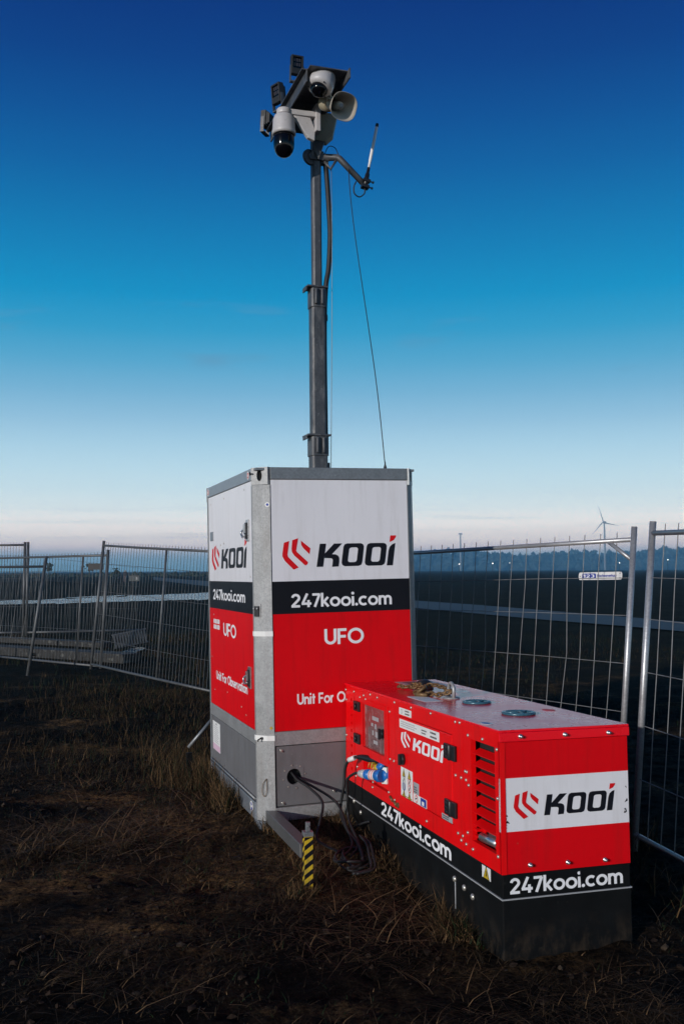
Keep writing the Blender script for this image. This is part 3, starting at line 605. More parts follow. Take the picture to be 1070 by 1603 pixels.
# ================================================================== THE TALL UNIT
UW, UD, UH, UC = 1.186, 1.855, 2.387, .092
UROT = (-.0038, -.0174, .3169); ULOC = Vector((-.5517, 6.747, .02)); UM = Matrix.Translation(ULOC) @ Euler(UROT).to_matrix().to_4x4()
unit = empty('surveillance_unit', ULOC, UROT, label='tall white, black and red box on a galvanised frame with a telescopic mast', cat='surveillance unit')
FF = Face((0,0,0), (1,0,0), (0,0,1), (0,-1,0)); FL = Face((0,UD,0), (0,-1,0), (0,0,1), (-1,0,0))
FR = Face((UW,0,0), (0,1,0), (0,0,1), (1,0,0)); FB = Face((UW,UD,0), (-1,0,0), (0,0,1), (0,1,0))
ZR, ZM, ZN, ZB = 2.305, .593, .498, .088
# corner posts: folded sheet, chamfered
def post_poly(sx, sy):
    pts = [(0,.118),(0,.088),(.060,.020),(.108,0),(.108,.05),(.05,.118)]
    q = [((p[0] if sx > 0 else UW-p[0]*.66), (p[1] if sy > 0 else UD-p[1])) for p in pts]
    return q if sx*sy > 0 else q[::-1]
for sx, sy in ((1,1),(-1,1),(1,-1),(-1,-1)):
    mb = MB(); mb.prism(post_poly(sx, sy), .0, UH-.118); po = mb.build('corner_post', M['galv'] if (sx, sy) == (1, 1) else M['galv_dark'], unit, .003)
    mb = MB(); c = .092
    P = (lambda x, y: Vector((x if sx > 0 else UW-x*.66, y if sy > 0 else UD-y, 0)))
    fa, fb = P(-.003, c+.02), P(c+.018, -.003); uu = (fb-fa); ln = uu.length; uu.normalize()
    nn = Vector((-sx, -sy, 0)).normalized(); mid_ = P(0, c); FC = Face(P(-.002,c)+Vector((0,0,UH-.117)), (P(c,-.002)-P(-.002,c)).normalized(), (0,0,1), nn)
    wl_ = (P(c,-.002)-P(-.002,c)).length
    FC.round_hole(mb, 0, wl_, 0, .119, wl_*.5, .062, .021, .038, -.035, .003)
    mb.build('corner_casting', M['galv'] if (sx, sy) == (1, 1) else M['galv_dark'], po)
    mb = MB(); FC.box(mb, .01, wl_-.01, .005, .112, -.06, -.036); mb.build('casting_core', M['dark'], po)
    if (sx, sy) == (1, 1):
        for z in (1.235, .535):
            mb = MB(); q = [(-.003,.120),(-.003,.087),(.058,.0165),(.108,-.003)]; ii = [(0.004,.120),(.004,.09),(.062,.024),(.108,.004)]
            mb.prism(q+ii[::-1], z, z+.034); mb.build('tape_band', M['sticker'], po)
        d1 = Vector((.048,-.020,0)).normalized(); F3 = Face((.060,.020,0), d1, (0,0,1), Vector((d1.y,-d1.x,0)))
        mb = MB(); F3.disc(mb, .03, 2.13, .017, .0005, .0025, 0, 18); F3.disc(mb, .03, 2.13, .009, .0025, .0035, 1, 12); mb.build('round_sticker', [M['sticker'], M['blueprint']], po)
        mb = MB(); F3.disc(mb, .03, .62, .010, .0005, .002, 0, 10); mb.build('sticker_dot', M['yellow'], po)
        d2 = Vector((.060,-.068,0)).normalized(); F2 = Face((0,.088,0), d2, (0,0,1), Vector((d2.y,-d2.x,0)))
        mb = MB(); F2.box(mb, .005, .062, 1.365, 1.455, .001, .006, 0); F2.box(mb, .012, .052, 1.37, 1.44, .006, .016, 1)
        for a in (.018, .044): F2.disc(mb, a, 1.425, .006, .016, .030, 0, 10)
        mb.build('door_catch', [M['galv'], M['black']], po, .001)
        mb = MB(); F2.disc(mb, .055, .552, .008, .004, .02, 0, 10); mb.tube([F2.p(.052,.552,.02), F2.p(.045,.545,.04), F2.p(.04,.535,.035)], .005, 6); mb.build('tape_knot', M['black'], po)
        mb = MB(); mb.tube(smooth_path([F2.p(.085,.285,.006), F2.p(.06,.25,.012), F2.p(.052,.19,.012), F2.p(.07,.165,.01), F2.p(.088,.2,.012), F2.p(.087,.28,.006)], 5), .0022, 5); mb.build('wire_loop', M['brass'], po)
# rails
def rail(face, a0, a1, b0, b1, m, c=(-.05, 0), bev=.003): mb = MB(); face.box(mb, a0, a1, b0, b1, *c); return mb.build('frame_rail', m, unit, bev)
for F, L_ in ((FF, UW), (FL, UD), (FR, UD), (FB, UW)):
    left = F is FL
    R2 = .073 if F is FF else .110
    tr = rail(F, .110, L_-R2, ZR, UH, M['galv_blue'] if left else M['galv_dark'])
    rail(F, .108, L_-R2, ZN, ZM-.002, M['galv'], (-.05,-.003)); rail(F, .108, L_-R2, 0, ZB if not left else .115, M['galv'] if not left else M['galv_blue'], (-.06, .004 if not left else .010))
    if left:
        for a in (.155, 1.66):
            mb = MB(); F.disc(mb, a, 2.345, .030, .0005, .002, 0, 18); F.disc(mb, a, 2.345, .02, .002, .003, 1, 14); F.disc(mb, a, 2.345, .012, .003, .004, 0, 12); mb.build('round_sticker', [M['sticker'], M['letter_red']], tr)
        mb = MB(); mb.tube([F.p(1.73, 2.345, .004), F.p(1.80, 2.352, .02)], .006, 6); mb.build('latch_pin', M['black'], tr)
# wrapped panels: white, black and red print
bands = [(ZM, 1.382, 2), (1.382, 1.604, 1), (1.604, ZR, 0)]; PRINT = [M['white'], M['black_print'], M['red_panel']]
def wrap(face, L_, name, ins=.1125, ins2=None):
    mb = MB(); face.sheet(mb, ins, L_-(ins2 or ins), ZM+.001, ZR-.004, [], -.03, -.006, bands); return mb.build(name, PRINT, unit)
front = wrap(FF, UW, 'front_panel', .1125, .074); door = wrap(FL, UD, 'side_door', .122); wrap(FR, UD, 'side_panel', .122); wrap(FB, UW, 'rear_panel')
mb = MB(); mb.box((.05,.05,.03), (UW-.05,UD-.05,2.36)); mb.build('inner_shell', M['dark'], unit)
mb = MB(); mb.box((.012,.012,UH-.02), (UW-.012,UD-.012,UH-.004)); mb.build('roof_sheet', M['galv_dark'], unit)
D = lambda F: Face(F.o-F.n*.006, F.u, F.v, F.n)
F = D(FF)
logo(F, .185, 1.022, 1.698, 1.858, front, M['letter_black'], M['letter_red'])
write(F, '247kooi.com', .240, .978, 1.424, .093, M['letter_white'], front, b1=1.424)
write(F, 'UFO', .472, .757, 1.162, .107, M['letter_white'], front)
write(F, 'Unit For Observation', .271, .98, .765, .072, M['letter_white'], front, w=.19)
F = D(FL); A = lambda y: UD-y
logo(F, A(1.608), A(.285), 1.704, 1.855, door, M['letter_black'], M['letter_red'])
write(F, '247kooi.com', A(1.575), A(.370), 1.455, .083, M['letter_white'], door)
write(F, 'UFO', A(1.172), A(.705), 1.180, .100, M['letter_white'], door)
write(F, 'Unit For Observation', A(1.488), A(.350), .812, .068, M['letter_white'], door, w=.19)
mb = MB()
for b in (1.26, 1.215):
    for k in range(4): F.poly(mb, [(A(1.57)+k*.065,b),(A(1.57)+k*.065+.05,b),(A(1.57)+k*.065+.05,b+.035),(A(1.57)+k*.065,b+.035)])
mb.build('fine_print', M['letter_white'], door, recalc=False)
for b in (1.965, .94):     # paddle latches with a key tongue
    mb = MB(); F.box(mb, A(.285), A(.205), b-.075, b+.075, .0005, .012, 0); F.box(mb, A(.272), A(.218), b-.06, b+.055, .012, .022, 1)
    F.box(mb, A(.262), A(.232), b-.02, b+.045, .022, .034, 0); F.disc(mb, A(.246), b-.035, .014, .022, .034, 0, 12); mb.tube(smooth_path([F.p(A(.30), b+.01, .02), F.p(A(.32), b-.015, .035), F.p(A(.29), b-.05, .03)], 5), .008, 6, 0)
    mb.build('door_latch', [M['steel'], M['black']], door, .002)
mb = MB(); F.box(mb, A(1.655), A(1.535), 1.935, 2.01, .0005, .006); mb.build('finger_pull', M['galv_blue'], door, .002)
mb = MB()
for a, b in ((.22,2.24),(.78,2.25),(1.50,2.26),(.2,1.98),(.75,1.90),(.62,1.89),(1.66,1.64),(.2,.98),(.3,.72),(.8,.75),(1.3,.70),(.3,1.33),(1.45,.66)): F.disc(mb, A(UD-a), b, .007, 0, .003, 0, 8)
tag(mb.build('door_screws', M['screw'], door), kind='stuff')
# lower panels
F = FF; mb = MB(); F.round_hole(mb, .118, UW-.080, ZB+.008, ZN-.006, .24, .285, .052, .054, -.035, -.010)
low = mb.build('lower_panel', M['greypanel'], unit)
Fp = Face(F.o-F.n*.010, F.u, F.v, F.n); mb = MB()
Fp.round_hole(mb, .24-.068, .24+.068, .285-.068, .285+.068, .24, .285, .051, .053, .0004, .002)
mb.build('port_ring', M['greypanel'], low)
mb = MB()
for k in range(8): Fp.disc(mb, .24+.078*math.cos(k*PI/4+.2), .285+.078*math.sin(k*PI/4+.2), .006, 0, .004, 0, 8)
for a, b in ((.155,.465),(.16,.115),(.52,.165),(.80,.47),(.80,.115)): Fp.disc(mb, a, b, .010, 0, .006, 0, 8); mb.tube([Fp.p(a-.012,b+.008,.005), Fp.p(a+.012,b-.008,.005)], .004, 5)
tag(mb.build('panel_screws', M['screw'], low), kind='stuff')
F = FL; mb = MB(); F.box(mb, .122, UD-.122, .13, ZN-.006, -.035, -.008); lowl = mb.build('lower_panel', M['greypanel'], unit, .002)
Fp = Face(F.o-F.n*.008, F.u, F.v, F.n)
mb = MB(); Fp.box(mb, A(1.68), A(1.385), .225, .455, .0005, .0018, 0); Fp.poly(mb, [(A(1.678),.227),(A(1.387),.227),(A(1.387),.275),(A(1.678),.275)], .0022, 1)
for k in range(9): Fp.poly(mb, [(A(1.64),.29+k*.0155),(A(1.43)-.02*(k % 3),.29+k*.0155),(A(1.43)-.02*(k % 3),.294+k*.0155),(A(1.64),.294+k*.0155)], .0022, 2)
Fp.poly(mb, [(A(1.58),.432),(A(1.48),.432),(A(1.53),.45)], .0022, 2)
mb.build('instruction_sticker', [M['sticker'], M['pinkprint'], M['greyprint']], lowl)
Fs = Face(F.o+F.n*.010, F.u, F.v, F.n)
for a in (A(1.66), A(.21)):
    mb = MB(); Fs.disc(mb, a, .068, .045, .0005, .002, 0, 20, .036); Fs.disc(mb, a, .084, .016, .002, .003, 1, 12, .012); Fs.disc(mb, a, .052, .018, .002, .003, 1, 12, .013); mb.build('anchor_sticker', [M['sticker'], M['blueprint']], unit)
mb = MB(); Fp.tube = None
mb.tube([FL.p(.13,.135,.004), FL.p(UD-.13,.135,.004)], .007, 6); mb.build('weld_seam', M['galv'], unit)
# skid feet under the frame
for x, y in ((.05,.06),(UW-.17,.06),(.05,UD-.2),(UW-.17,UD-.2)):
    mb = MB(); mb.box((x-.045,y-.05,-.11), (x+.14,y+.15,-.002)); mb.build('foot', M['galv_blue'], unit, .004)
# pulled-out front leg with striped jack, and the rear leg
UI = UM.inverted()
L2 = lambda p: UI @ Vector(p)
jt = L2((-.195,5.55,.268)); jb = L2((-.195,5.55,-.055))
b0, b1 = L2((-.485,6.80,.055)), L2((-.205,5.60,.155)); dv = (b1-b0).normalized()
T = frameT(b0, dv, (0,0,1)); ln = (b1-b0).length
mb = MB(); mb.box((-.038,-.036,0), (.038,.036,ln), 0, T); arm = mb.build('outrigger', M['galv_worn'], unit, .004)
mb = MB(); T2 = frameT(jb, (jt-jb), dv); hj = (jt-jb).length
mb.box((-.0245,-.0245,.02), (.0245,.0245,hj), 0, T2); mb.box((-.0275,-.0275,hj-.018), (.0275,.0275,hj+.006), 1, T2); mb.box((-.012,-.012,hj+.006), (.012,.012,hj+.055), 1, T2)
mb.lathe([(.016,-.0),(.016,.05)], 12, T2, 1); mb.lathe([(.028,-.004),(.028,.008),(.018,.014)], 14, T2, 1)
mb.tube([T2 @ Vector((-.018,0,hj+.035)), T2 @ Vector((.018,0,hj+.035))], .006, 8, 1)
jack = mb.build('jack', [M['yellow'], M['galv_dark']], unit, .002)
mb = MB()       # black slanting bands wrapped on the tube, each a thin raised strip
for side in range(4):
    Rm = T2 @ Matrix.Rotation(side*PI/2, 4, 'Z')
    for k in range(-1, 6):
        z0 = .022+k*.052; sl = .034; q = [(-.024,z0),(.024,z0+sl),(.024,z0+sl+.026),(-.024,z0+.026)]
        q = [(a, min(max(z, .022), hj-.02)) for a, z in q]
        if max(z for a, z in q)-min(z for a, z in q) < .004: continue
        mb.add([Rm @ Vector((a, -.0257, z)) for a, z in q], [(0,1,2,3)])
mb.build('warning_stripe', M['black_print'], jack, recalc=False)
mb = MB(); mb.tube([L2((-1.08,8.60,.48)), L2((-1.30,8.47,.22))], .013, 10); mb.build('brace_strut', M['galv_dark'], unit)
mb = MB(); mb.box((-.025,-.012,0), (.025,.012,.22), 0, frameT(L2((-1.27,8.35,-.02)), (0,0,1))); mb.build('rear_leg', M['blackbase'], unit, .003)
# mast
mast = empty('mast', (.735,.93,2.38), (0, .013, 0)); mast.parent = unit
H = lambda z: z-2.38
def sq(mb, w, z0, z1, m=0, cx=0, cy=0): mb.prism([(cx-w/2,cy-w/2+.014),(cx-w/2+.014,cy-w/2),(cx+w/2-.014,cy-w/2),(cx+w/2,cy-w/2+.014),(cx+w/2,cy+w/2-.014),(cx+w/2-.014,cy+w/2),(cx-w/2+.014,cy+w/2),(cx-w/2,cy+w/2-.014)], z0, z1, m=m)
for w, z0, z1 in ((.128, 0, .37), (.112, .30, 1.56), (.076, 1.48, 2.98)):
    mb = MB(); sq(mb, w, z0, z1); mb.build('mast_section', M['mast'], mast, .002)
for zc, w in ((.355, .142), (1.545, .126)):
    mb = MB(); sq(mb, w, zc-.16, zc-.005); mb.box((-w/2-.035,-w/2-.012,zc-.005), (w/2+.012,w/2+.012,zc+.010)); mb.box((-w/2-.042,-.05,zc-.03), (-w/2-.03,.05,zc+.006))
    for q in (-.028, .022): mb.tube([(q, -w/2-.012, zc-.14), (q, -w/2-.016, zc-.02)], .013, 8); mb.box((q-.018,-w/2-.014,zc-.03),(q+.018,-w/2,zc-.012))
    mb.box((w/2,-.03,zc-.26), (w/2+.018,.03,zc-.21))
    mb.build('mast_collar', M['mast'], mast, .003)
mb = MB(); mb.tube(smooth_path([(.065,.02,2.62),(.085,.0,2.55),(.105,-.01,2.20),(.112,-.01,1.98),(.10,0,1.72),(.075,.0,1.56),(.070,.03,1.2),(.072,.03,.30)], 8), .0205, 10); mb.build('cable_hose', M['rubber'], mast)
# ring, shoulders and antenna arm at the mast top
mb = MB(); mb.lathe([(.055,-.014),(.066,-.012),(.066,.012),(.055,.014)], 20, frameT((-.055,-.02,2.61), (.35,-1,.1))); mb.lathe([(.03,-.03),(.03,.03)], 12, frameT((-.055,-.02,2.61), (.35,-1,.1)))
mb.box((-.05,-.052,2.585), (.055,.052,2.66)); mb.box((.04,-.03,2.57), (.10,.03,2.655)); mb.build('pulley', M['mast'], mast, .004)
mb = MB(); mb.tube([(.045,-.02,2.62),(.155,-.07,2.615),(.175,-.08,2.605),(.35,-.14,2.40)], [.030,.026,.026,.024], 10); mb.tube([(.06,-.03,2.59),(.11,-.05,2.52),(.15,-.07,2.59)], .012, 8); mb.build('antenna_arm', M['mast'], mast)
# tray: a box channel seen from below
tz = 3.03; tray = (-.20, .035, -.60, .66)   # x0,x1,y0,y1 about the mast
mb = MB()
mb.box((-.250,-.60,tz-.100), (-.238,.50,tz)); mb.box((-.285,-.60,tz-.012), (-.2505,.50,tz-.002)); mb.box((-.2375,-.66,tz-.009), (.055,.46,tz)); mb.box((.056,-.70,tz-.075), (.066,-.02,tz+.002))
mb.box((-.2375,-.10,tz-.085), (.055,-.09,tz-.010)); mb.box((-.2375,.20,tz-.06), (.055,.21,tz-.010))
mb.build('head_tray', M['mast'], mast, .002)
mb = MB(); FFm = Face((.0,-.05,0), (1,0,0), (0,0,1), (-.25,-1,0)); mb.prism([(-.03,2.66),(.01,2.58),(.055,2.72),(.07,2.93),(-.05,2.96)], -.02, .012, (Vector((.95,-.3,0)), Vector((0,0,1)), Vector((.3,.95,0))), Vector((0,-.05,0))); mb.build('gusset_plate', M['mast'], mast, .002)
UTOP = mast
def mastpt(x, y, z): return UM @ (Matrix.Translation((.735,.93,2.38)) @ Euler((0,.013,0)).to_matrix().to_4x4()) @ Vector((x, y, z))
bpy.context.view_layer.update()
def thing_at(name, lx, ly, lz, label, cat, rot=(0,0,0), group=None):
    return empty(name, mastpt(lx, ly, lz), (rot[0], rot[1], rot[2]+UROT[2]), label=label, cat=cat, group=group)
# swan-neck dome camera hanging on the left
c1 = thing_at('dome_camera', -.315, -.19, 2.635, 'larger white dome camera with a black ball hanging from a swan-neck bracket', 'camera')
mb = MB(); mb.lathe([(.002,.215),(.055,.212),(.075,.20),(.078,.185),(.083,.178),(.086,.165),(.088,.10),(.093,.075),(.093,.055),(.08,.05)], 28); hs = mb.build('housing', M['camwhite'], c1)
mb = MB(); mb.lathe([(.078,.066),(.081,.02),(.082,-.02),(.079,-.052),(.069,-.084),(.05,-.110),(.025,-.124),(.001,-.128)], 28); mb.build('dome', M['glassdome'], c1)
mb = MB(); mb.lathe([(.001,.262),(.05,.26),(.058,.25),(.058,.212)], 20); mb.prism([(-.04,-.03),(.16,-.035),(.25,-.045),(.25,.045),(.16,.035),(-.04,.03)], .214, .258)
mb.prism([(.07,.2145),(.21,.2145),(.25,.12),(.245,.03),(.19,.05)], -.022, .022, (Vector((1,0,0)), Vector((0,0,1)), Vector((0,-1,0))), Vector((0,0,0)))
mb.box((.245,-.055,.10), (.285,.055,.32)); mb.build('wall_bracket', M['camwhite'], c1, .006)
# fixed dome under the tray front
c2 = thing_at('dome_camera', -.130, -.56, 2.93, 'smaller white dome camera mounted under the front end of the mast head', 'camera', (R(-14), R(22), 0))
mb = MB(); mb.lathe([(.001,.105),(.085,.105),(.096,.095),(.100,.02),(.099,.0),(.088,-.022),(.066,-.03)], 32); mb.build('housing', M['camwhite'], c2)
mb = MB(); mb.lathe([(.066,-.028),(.062,-.05),(.050,-.070),(.030,-.084),(.001,-.09)], 26); mb.build('dome', M['glassdome'], c2)
mb = MB()
for k in range(3): a = k*2.1+.6; mb.lathe([(.006,0),(.006,.005),(.001,.006)], 8, frameT((.082*math.cos(a), .082*math.sin(a), -.025), (math.cos(a)*.3, math.sin(a)*.3, -1)))
mb.build('housing_screws', M['black'], c2)
mb = MB(); mb.box((-.03,-.04,.104), (.03,.04,.112)); mb.build('mount_plate', M['mast'], c2)
# horn loudspeaker
hs_ = thing_at('horn_loudspeaker', .030, -.50, 2.83, 'cream horn loudspeaker with a rounded rectangular mouth', 'loudspeaker')
hd = Vector((.36,-.9,-.48)).normalized(); T = frameT((0,0,0), hd, (1,.3,.0)); mb = MB()
def rrect(w, h, p=4.0, n=36): return [(w*math.copysign(abs(math.cos(t))**(2/p), math.cos(t)), h*math.copysign(abs(math.sin(t))**(2/p), math.sin(t))) for t in [2*PI*k/n for k in range(n)]]
prof = [tuple(.97*q for q in w_[:3])+(w_[3],) for w_ in [(.045,.045,-.11,2.2),(.050,.048,-.05,2.4),(.070,.060,-.01,2.8),(.100,.084,.04,2.5),(.122,.102,.075,2.6),(.126,.106,.082,2.6),(.122,.102,.082,2.6),(.096,.080,.040,2.5),(.066,.056,-.008,2.8),(.046,.044,-.05,2.4)]]
rg = [[T @ Vector((x, y, z)) for x, y in rrect(w, h, p)] for w, h, z, p in prof]; n = 36
mb.add([v for r_ in rg for v in r_], [(i*n+j, i*n+(j+1) % n, (i+1)*n+(j+1) % n, (i+1)*n+j) for i in range(len(rg)-1) for j in range(n)], 0, True); mb.build('horn', M['horn'], hs_)
mb = MB(); mb.lathe([(.030,-.06),(.032,.02),(.027,.038),(.018,.042)], 20, T, 0); mb.build('inner_reflector', M['horn'], hs_)
mb = MB(); mb.lathe([(.018,.040),(.018,.045),(.001,.046)], 16, T, 0); mb.build('reflector_cap', M['greyprint'], hs_)
mb = MB(); mb.lathe([(.001,-.205),(.045,-.20),(.060,-.18),(.062,-.12),(.05,-.10)], 22, T); mb.build('driver', M['beige'], hs_)
mb = MB(); mb.tube([(.0,.14,.03),(-.03,.10,.075),(-.05,.06,.075)], .016, 8); mb.tube([(-.06,.0,.07),(-.04,.08,.08),(.05,.13,.04)], .009, 6); mb.box((-.075,.02,.05),(-.045,.09,.10)); mb.build('bracket', M['horn'], hs_, .003)
# junction box
jb_ = thing_at('junction_box', .065, -.045, 2.84, 'beige junction box with cable glands behind the mast', 'junction box', (0, R(12), R(-20)))
mb = MB(); mb.prism([(-.055,-.11),(.03,-.11),(.075,-.05),(.075,.12),(-.055,.12)], -.04, .04, (Vector((1,0,0)), Vector((0,0,1)), Vector((0,-1,0)))); mb.build('box', M['beige'], jb_, .005)
mb = MB(); mb.prism([(-.058,-.113),(.031,-.113),(.078,-.051),(.078,.123),(-.058,.123)], .0405, .052, (Vector((1,0,0)), Vector((0,0,1)), Vector((0,-1,0)))); mb.build('lid', M['beige'], jb_, .003)
for x_ in (-.03, .005):
    mb = MB(); mb.lathe([(.013,0),(.013,-.02),(.010,-.022),(.009,-.04)], 10, Matrix.Translation((x_,0,-.11))); mb.tube(smooth_path([(x_,0,-.15),(x_-.01,.0,-.19),(x_-.05,.0,-.23)], 5), .006, 6); mb.build('cable_gland', M['black'], jb_)
# floodlights
def flood(lx, ly, lz, w, h, rz, rx, label):
    e = thing_at('floodlight', lx, ly, lz, label, 'floodlight', (R(rx), 0, R(rz)), 'black floodlights on the mast head')
    F = Face((0,0,.03), (1,0,0), (0,0,1), (0,-1,0)); mb = MB(); F.sheet(mb, -w/2, w/2, 0, h, [(-w/2+.012, w/2-.012, h*.32, h-.014)], -.03, .018); F.box(mb, -w/2+.01, w/2-.01, .01, h-.01, -.045, -.03)
    for k in range(7): F.box(mb, -w/2+.012+k*(w-.03)/6, -w/2+.018+k*(w-.03)/6, .02, h-.02, -.06, -.045)
    mb.build('lamp_body', M['rubber'], e, .002)
    mb = MB(); F.box(mb, -w/2+.013, w/2-.013, h*.325, h-.015, -.02, .004); lens = mb.build('lens', M['glassdome'], e)
    mb = MB()
    for i in range(3):
        for j in range(2): F.box(mb, -w*.30+i*w*.22, -w*.30+i*w*.22+w*.15, h*.45+j*h*.24, h*.45+j*h*.24+h*.17, .0042, .006)
    mb.build('led_field', M['led'], lens)
    mb = MB(); mb.box((-w/2-.006,-.01,-.02), (-w/2-.001,.02,.10)); mb.box((w/2+.001,-.01,-.02), (w/2+.006,.02,.10)); mb.box((-w/2-.006,-.012,-.03), (w/2+.006,.024,-.02)); mb.build('bracket', M['mast'], e)
flood(-.255, -.36, 3.065, .095, .145, 3, 4, 'front black floodlight facing the viewer on top of the mast head')
flood(-.285, .10, 3.05, .105, .155, -66, 6, 'middle black floodlight facing left on the mast head')
flood(-.31, .47, 3.01, .105, .125, -128, -4, 'rear black floodlight turned away at the low end of the mast head')
# rod antenna
an = thing_at('rod_antenna', .370, -.150, 2.385, 'slim pale rod antenna clamped to the end of the side arm', 'antenna', (0, R(11.5), 0))
mb = MB(); mb.lathe([(.010,.13),(.0105,.20),(.0125,.205),(.0125,.50),(.011,.505)], 12); mb.build('rod', M['sticker'], an)  # rod colour lightened to offset the shadow cast on it
mb = MB(); mb.lathe([(.0135,.497),(.0135,.525),(.001,.53)], 12); mb.build('tip', M['black'], an)
mb = MB(); mb.lathe([(.020,-.03),(.022,.05),(.019,.055),(.019,.09),(.013,.095),(.012,.145)], 14); mb.build('base', M['black'], an)
for z_ in (-.02, .03):
    mb = MB(); mb.box((-.03,-.03,z_-.012), (.03,.03,z_+.012)); mb.tube([(.02,-.015,z_),(.062,-.015,z_)], .006, 6); mb.lathe([(.011,-.006),(.011,.006)], 6, frameT((.055,-.015,z_), (1,0,0))); mb.build('clamp', M['black'], an, .002)
mb = MB(); mb.tube(smooth_path([(.0,0,-.03),(.005,0,-.075),(-.03,0,-.115),(-.075,0,-.10),(-.09,0,-.05),(-.08,0,.0)], 7), .0055, 6); mb.build('antenna_lead', M['rubber'], an)
def cable(name, pts, r_, m, label, cat='cable', n=8, grp=None):
    r = r_*.82; mb = MB(); mb.tube(smooth_path(pts, n), r, 8); return tag(mb.build(name, m), label, cat, grp)
V = Vector
cable('antenna_cable', [mastpt(.075,.0,2.66), mastpt(.105,-.02,2.72), mastpt(.15,-.05,2.70), mastpt(.175,-.085,2.62), mastpt(.26,-.12,2.51), UM @ V((1.0,.79,4.84)), UM @ V((.99,.65,4.3)), UM @ V((.965,.2,3.1)), UM @ V((.957,.03,2.45)), UM @ V((.957,.02,2.39))], .0042, M['rubber'], 'thin dark cable slanting from the antenna arm down to the roof edge')
mb = MB(); mb.lathe([(.010,0),(.012,.012),(.005,.03),(.005,.05)], 8, Matrix.Translation(UM @ V((.957,.022,2.385)))); tag(mb.build('cable_gland', M['black']), 'small black cable gland on the roof edge of the tall unit', 'cable gland')
cable('winch_wire', [mastpt(.122,-.03,2.56), mastpt(.118,-.03,1.5), mastpt(.095,-.03,.02)], .0032, M['galv_dark'], 'thin straight steel wire running down right beside the mast', 'wire', 3)

# ================================================================== THE GENERATOR
GLn, GW, GH, GR, GS = 2.442, .660, .962, .326, .218
GROT = (-.0175, .0023, .2878); GLOC = Vector((.7137, 4.565, 0)); GM = Matrix.Translation(GLOC) @ Euler(GROT).to_matrix().to_4x4()
gen = empty('generator', GLOC, GROT, label='long red and black diesel generator box standing in front of the tall unit', cat='generator')
GF = Face((0,GLn,0), (0,-1,0), (0,0,1), (-1,0,0)); GE_ = Face((0,0,0), (1,0,0), (0,0,1), (0,-1,0)); A = lambda y: GLn-y
mb = MB(); mb.box((.0,.0,-.06), (GW,GLn,GS-.002)); base = mb.build('base', M['blackbase'], gen, .006)
mb = MB(); mb.box((.003,.003,GS), (GW-.003,GLn-.003,GR-.002)); strip_ = mb.build('base_band', M['blackbase'], gen, .004)
mb = MB(); mb.box((-.002,-.002,GS-.005), (GW+.002,GLn+.002,GS+.0005)); mb.build('base_seam', M['greyprint'], gen)
mb = MB(); mb.box((.06,.06,GR+.01), (GW-.06,GLn-.06,GH-.03)); mb.build('inner_shell', M['dark'], gen)
mb = MB(); mb.box((-.006,-.006,GH-.004), (GW+.006,GLn+.006,GH+.008)); mb.box((-.006,-.010,GH-.045), (GW+.006,-.0045,GH-.004)); top = mb.build('roof', M['red_wet_lit'], gen, .004)
# long side: three sheets with real openings
vent = (2.118, 2.385, .405, .886); win = (.40, .835, .598, .872); dr = (1.096, 1.886, .424, .876); sock = (.395, .885, .392, .545)
slots = [(.132, .172, .405+k*.0505, .405+k*.0505+.018) for k in range(10)]
mb = MB(); GF.sheet(mb, .003, 1.015, GR, GH-.005, [win, sock]+slots, -.025, 0); pA = mb.build('control_panel', M['red'], gen)
mb = MB(); GF.sheet(mb, 1.018, 2.02, GR, GH-.005, [dr], -.025, 0); pB = mb.build('door_panel', M['red'], gen)
mb = MB(); GF.sheet(mb, 2.023, GLn-.0, GR, GH-.005, [vent], -.025, 0); pC = mb.build('vent_panel', M['red'], gen)
mb = MB(); GF.sheet(mb, .088, .205, .385, .90, slots, .0003, .004); mb.build('slot_plate', M['red'], pA, .001)
mb = MB(); GF.sheet(mb, .31, .90, .565, .905, [win], .0005, .007); mb.build('window_frame', M['red'], pA, .002)
mb = MB(); GF.box(mb, win[0]-.005, win[1]+.005, win[2]-.005, win[3]+.005, -.03, -.012); wn_ = mb.build('window_pane', M['windowglass'], pA)
mb = MB()
for a, b, w_, h_ in ((.55,.785,.13,.025),(.53,.745,.04,.02),(.60,.735,.035,.03),(.55,.69,.03,.03),(.61,.685,.05,.035),(.57,.64,.09,.022)): GF.poly(mb, [(a,b),(a+w_,b),(a+w_,b+h_),(a,b+h_)], -.0112)
mb.build('control_marks', M['greyprint'], wn_, recalc=False)
mb = MB(); GF.disc(mb, A(1.665), .727, .028, -.012, .012, 0, 14); GF.box(mb, A(1.665)-.009, A(1.665)+.009, .695, .76, .012, .026); mb.build('window_lock', M['black'], pA, .002)
for b in (.845, .635):
    mb = MB(); GF.box(mb, .255, .365, b-.032, b+.032, .0075, .024); GF.disc(mb, .31, b, .020, .024, .036, 0, 14); mb.build('window_hinge', M['black'], pA, .004)
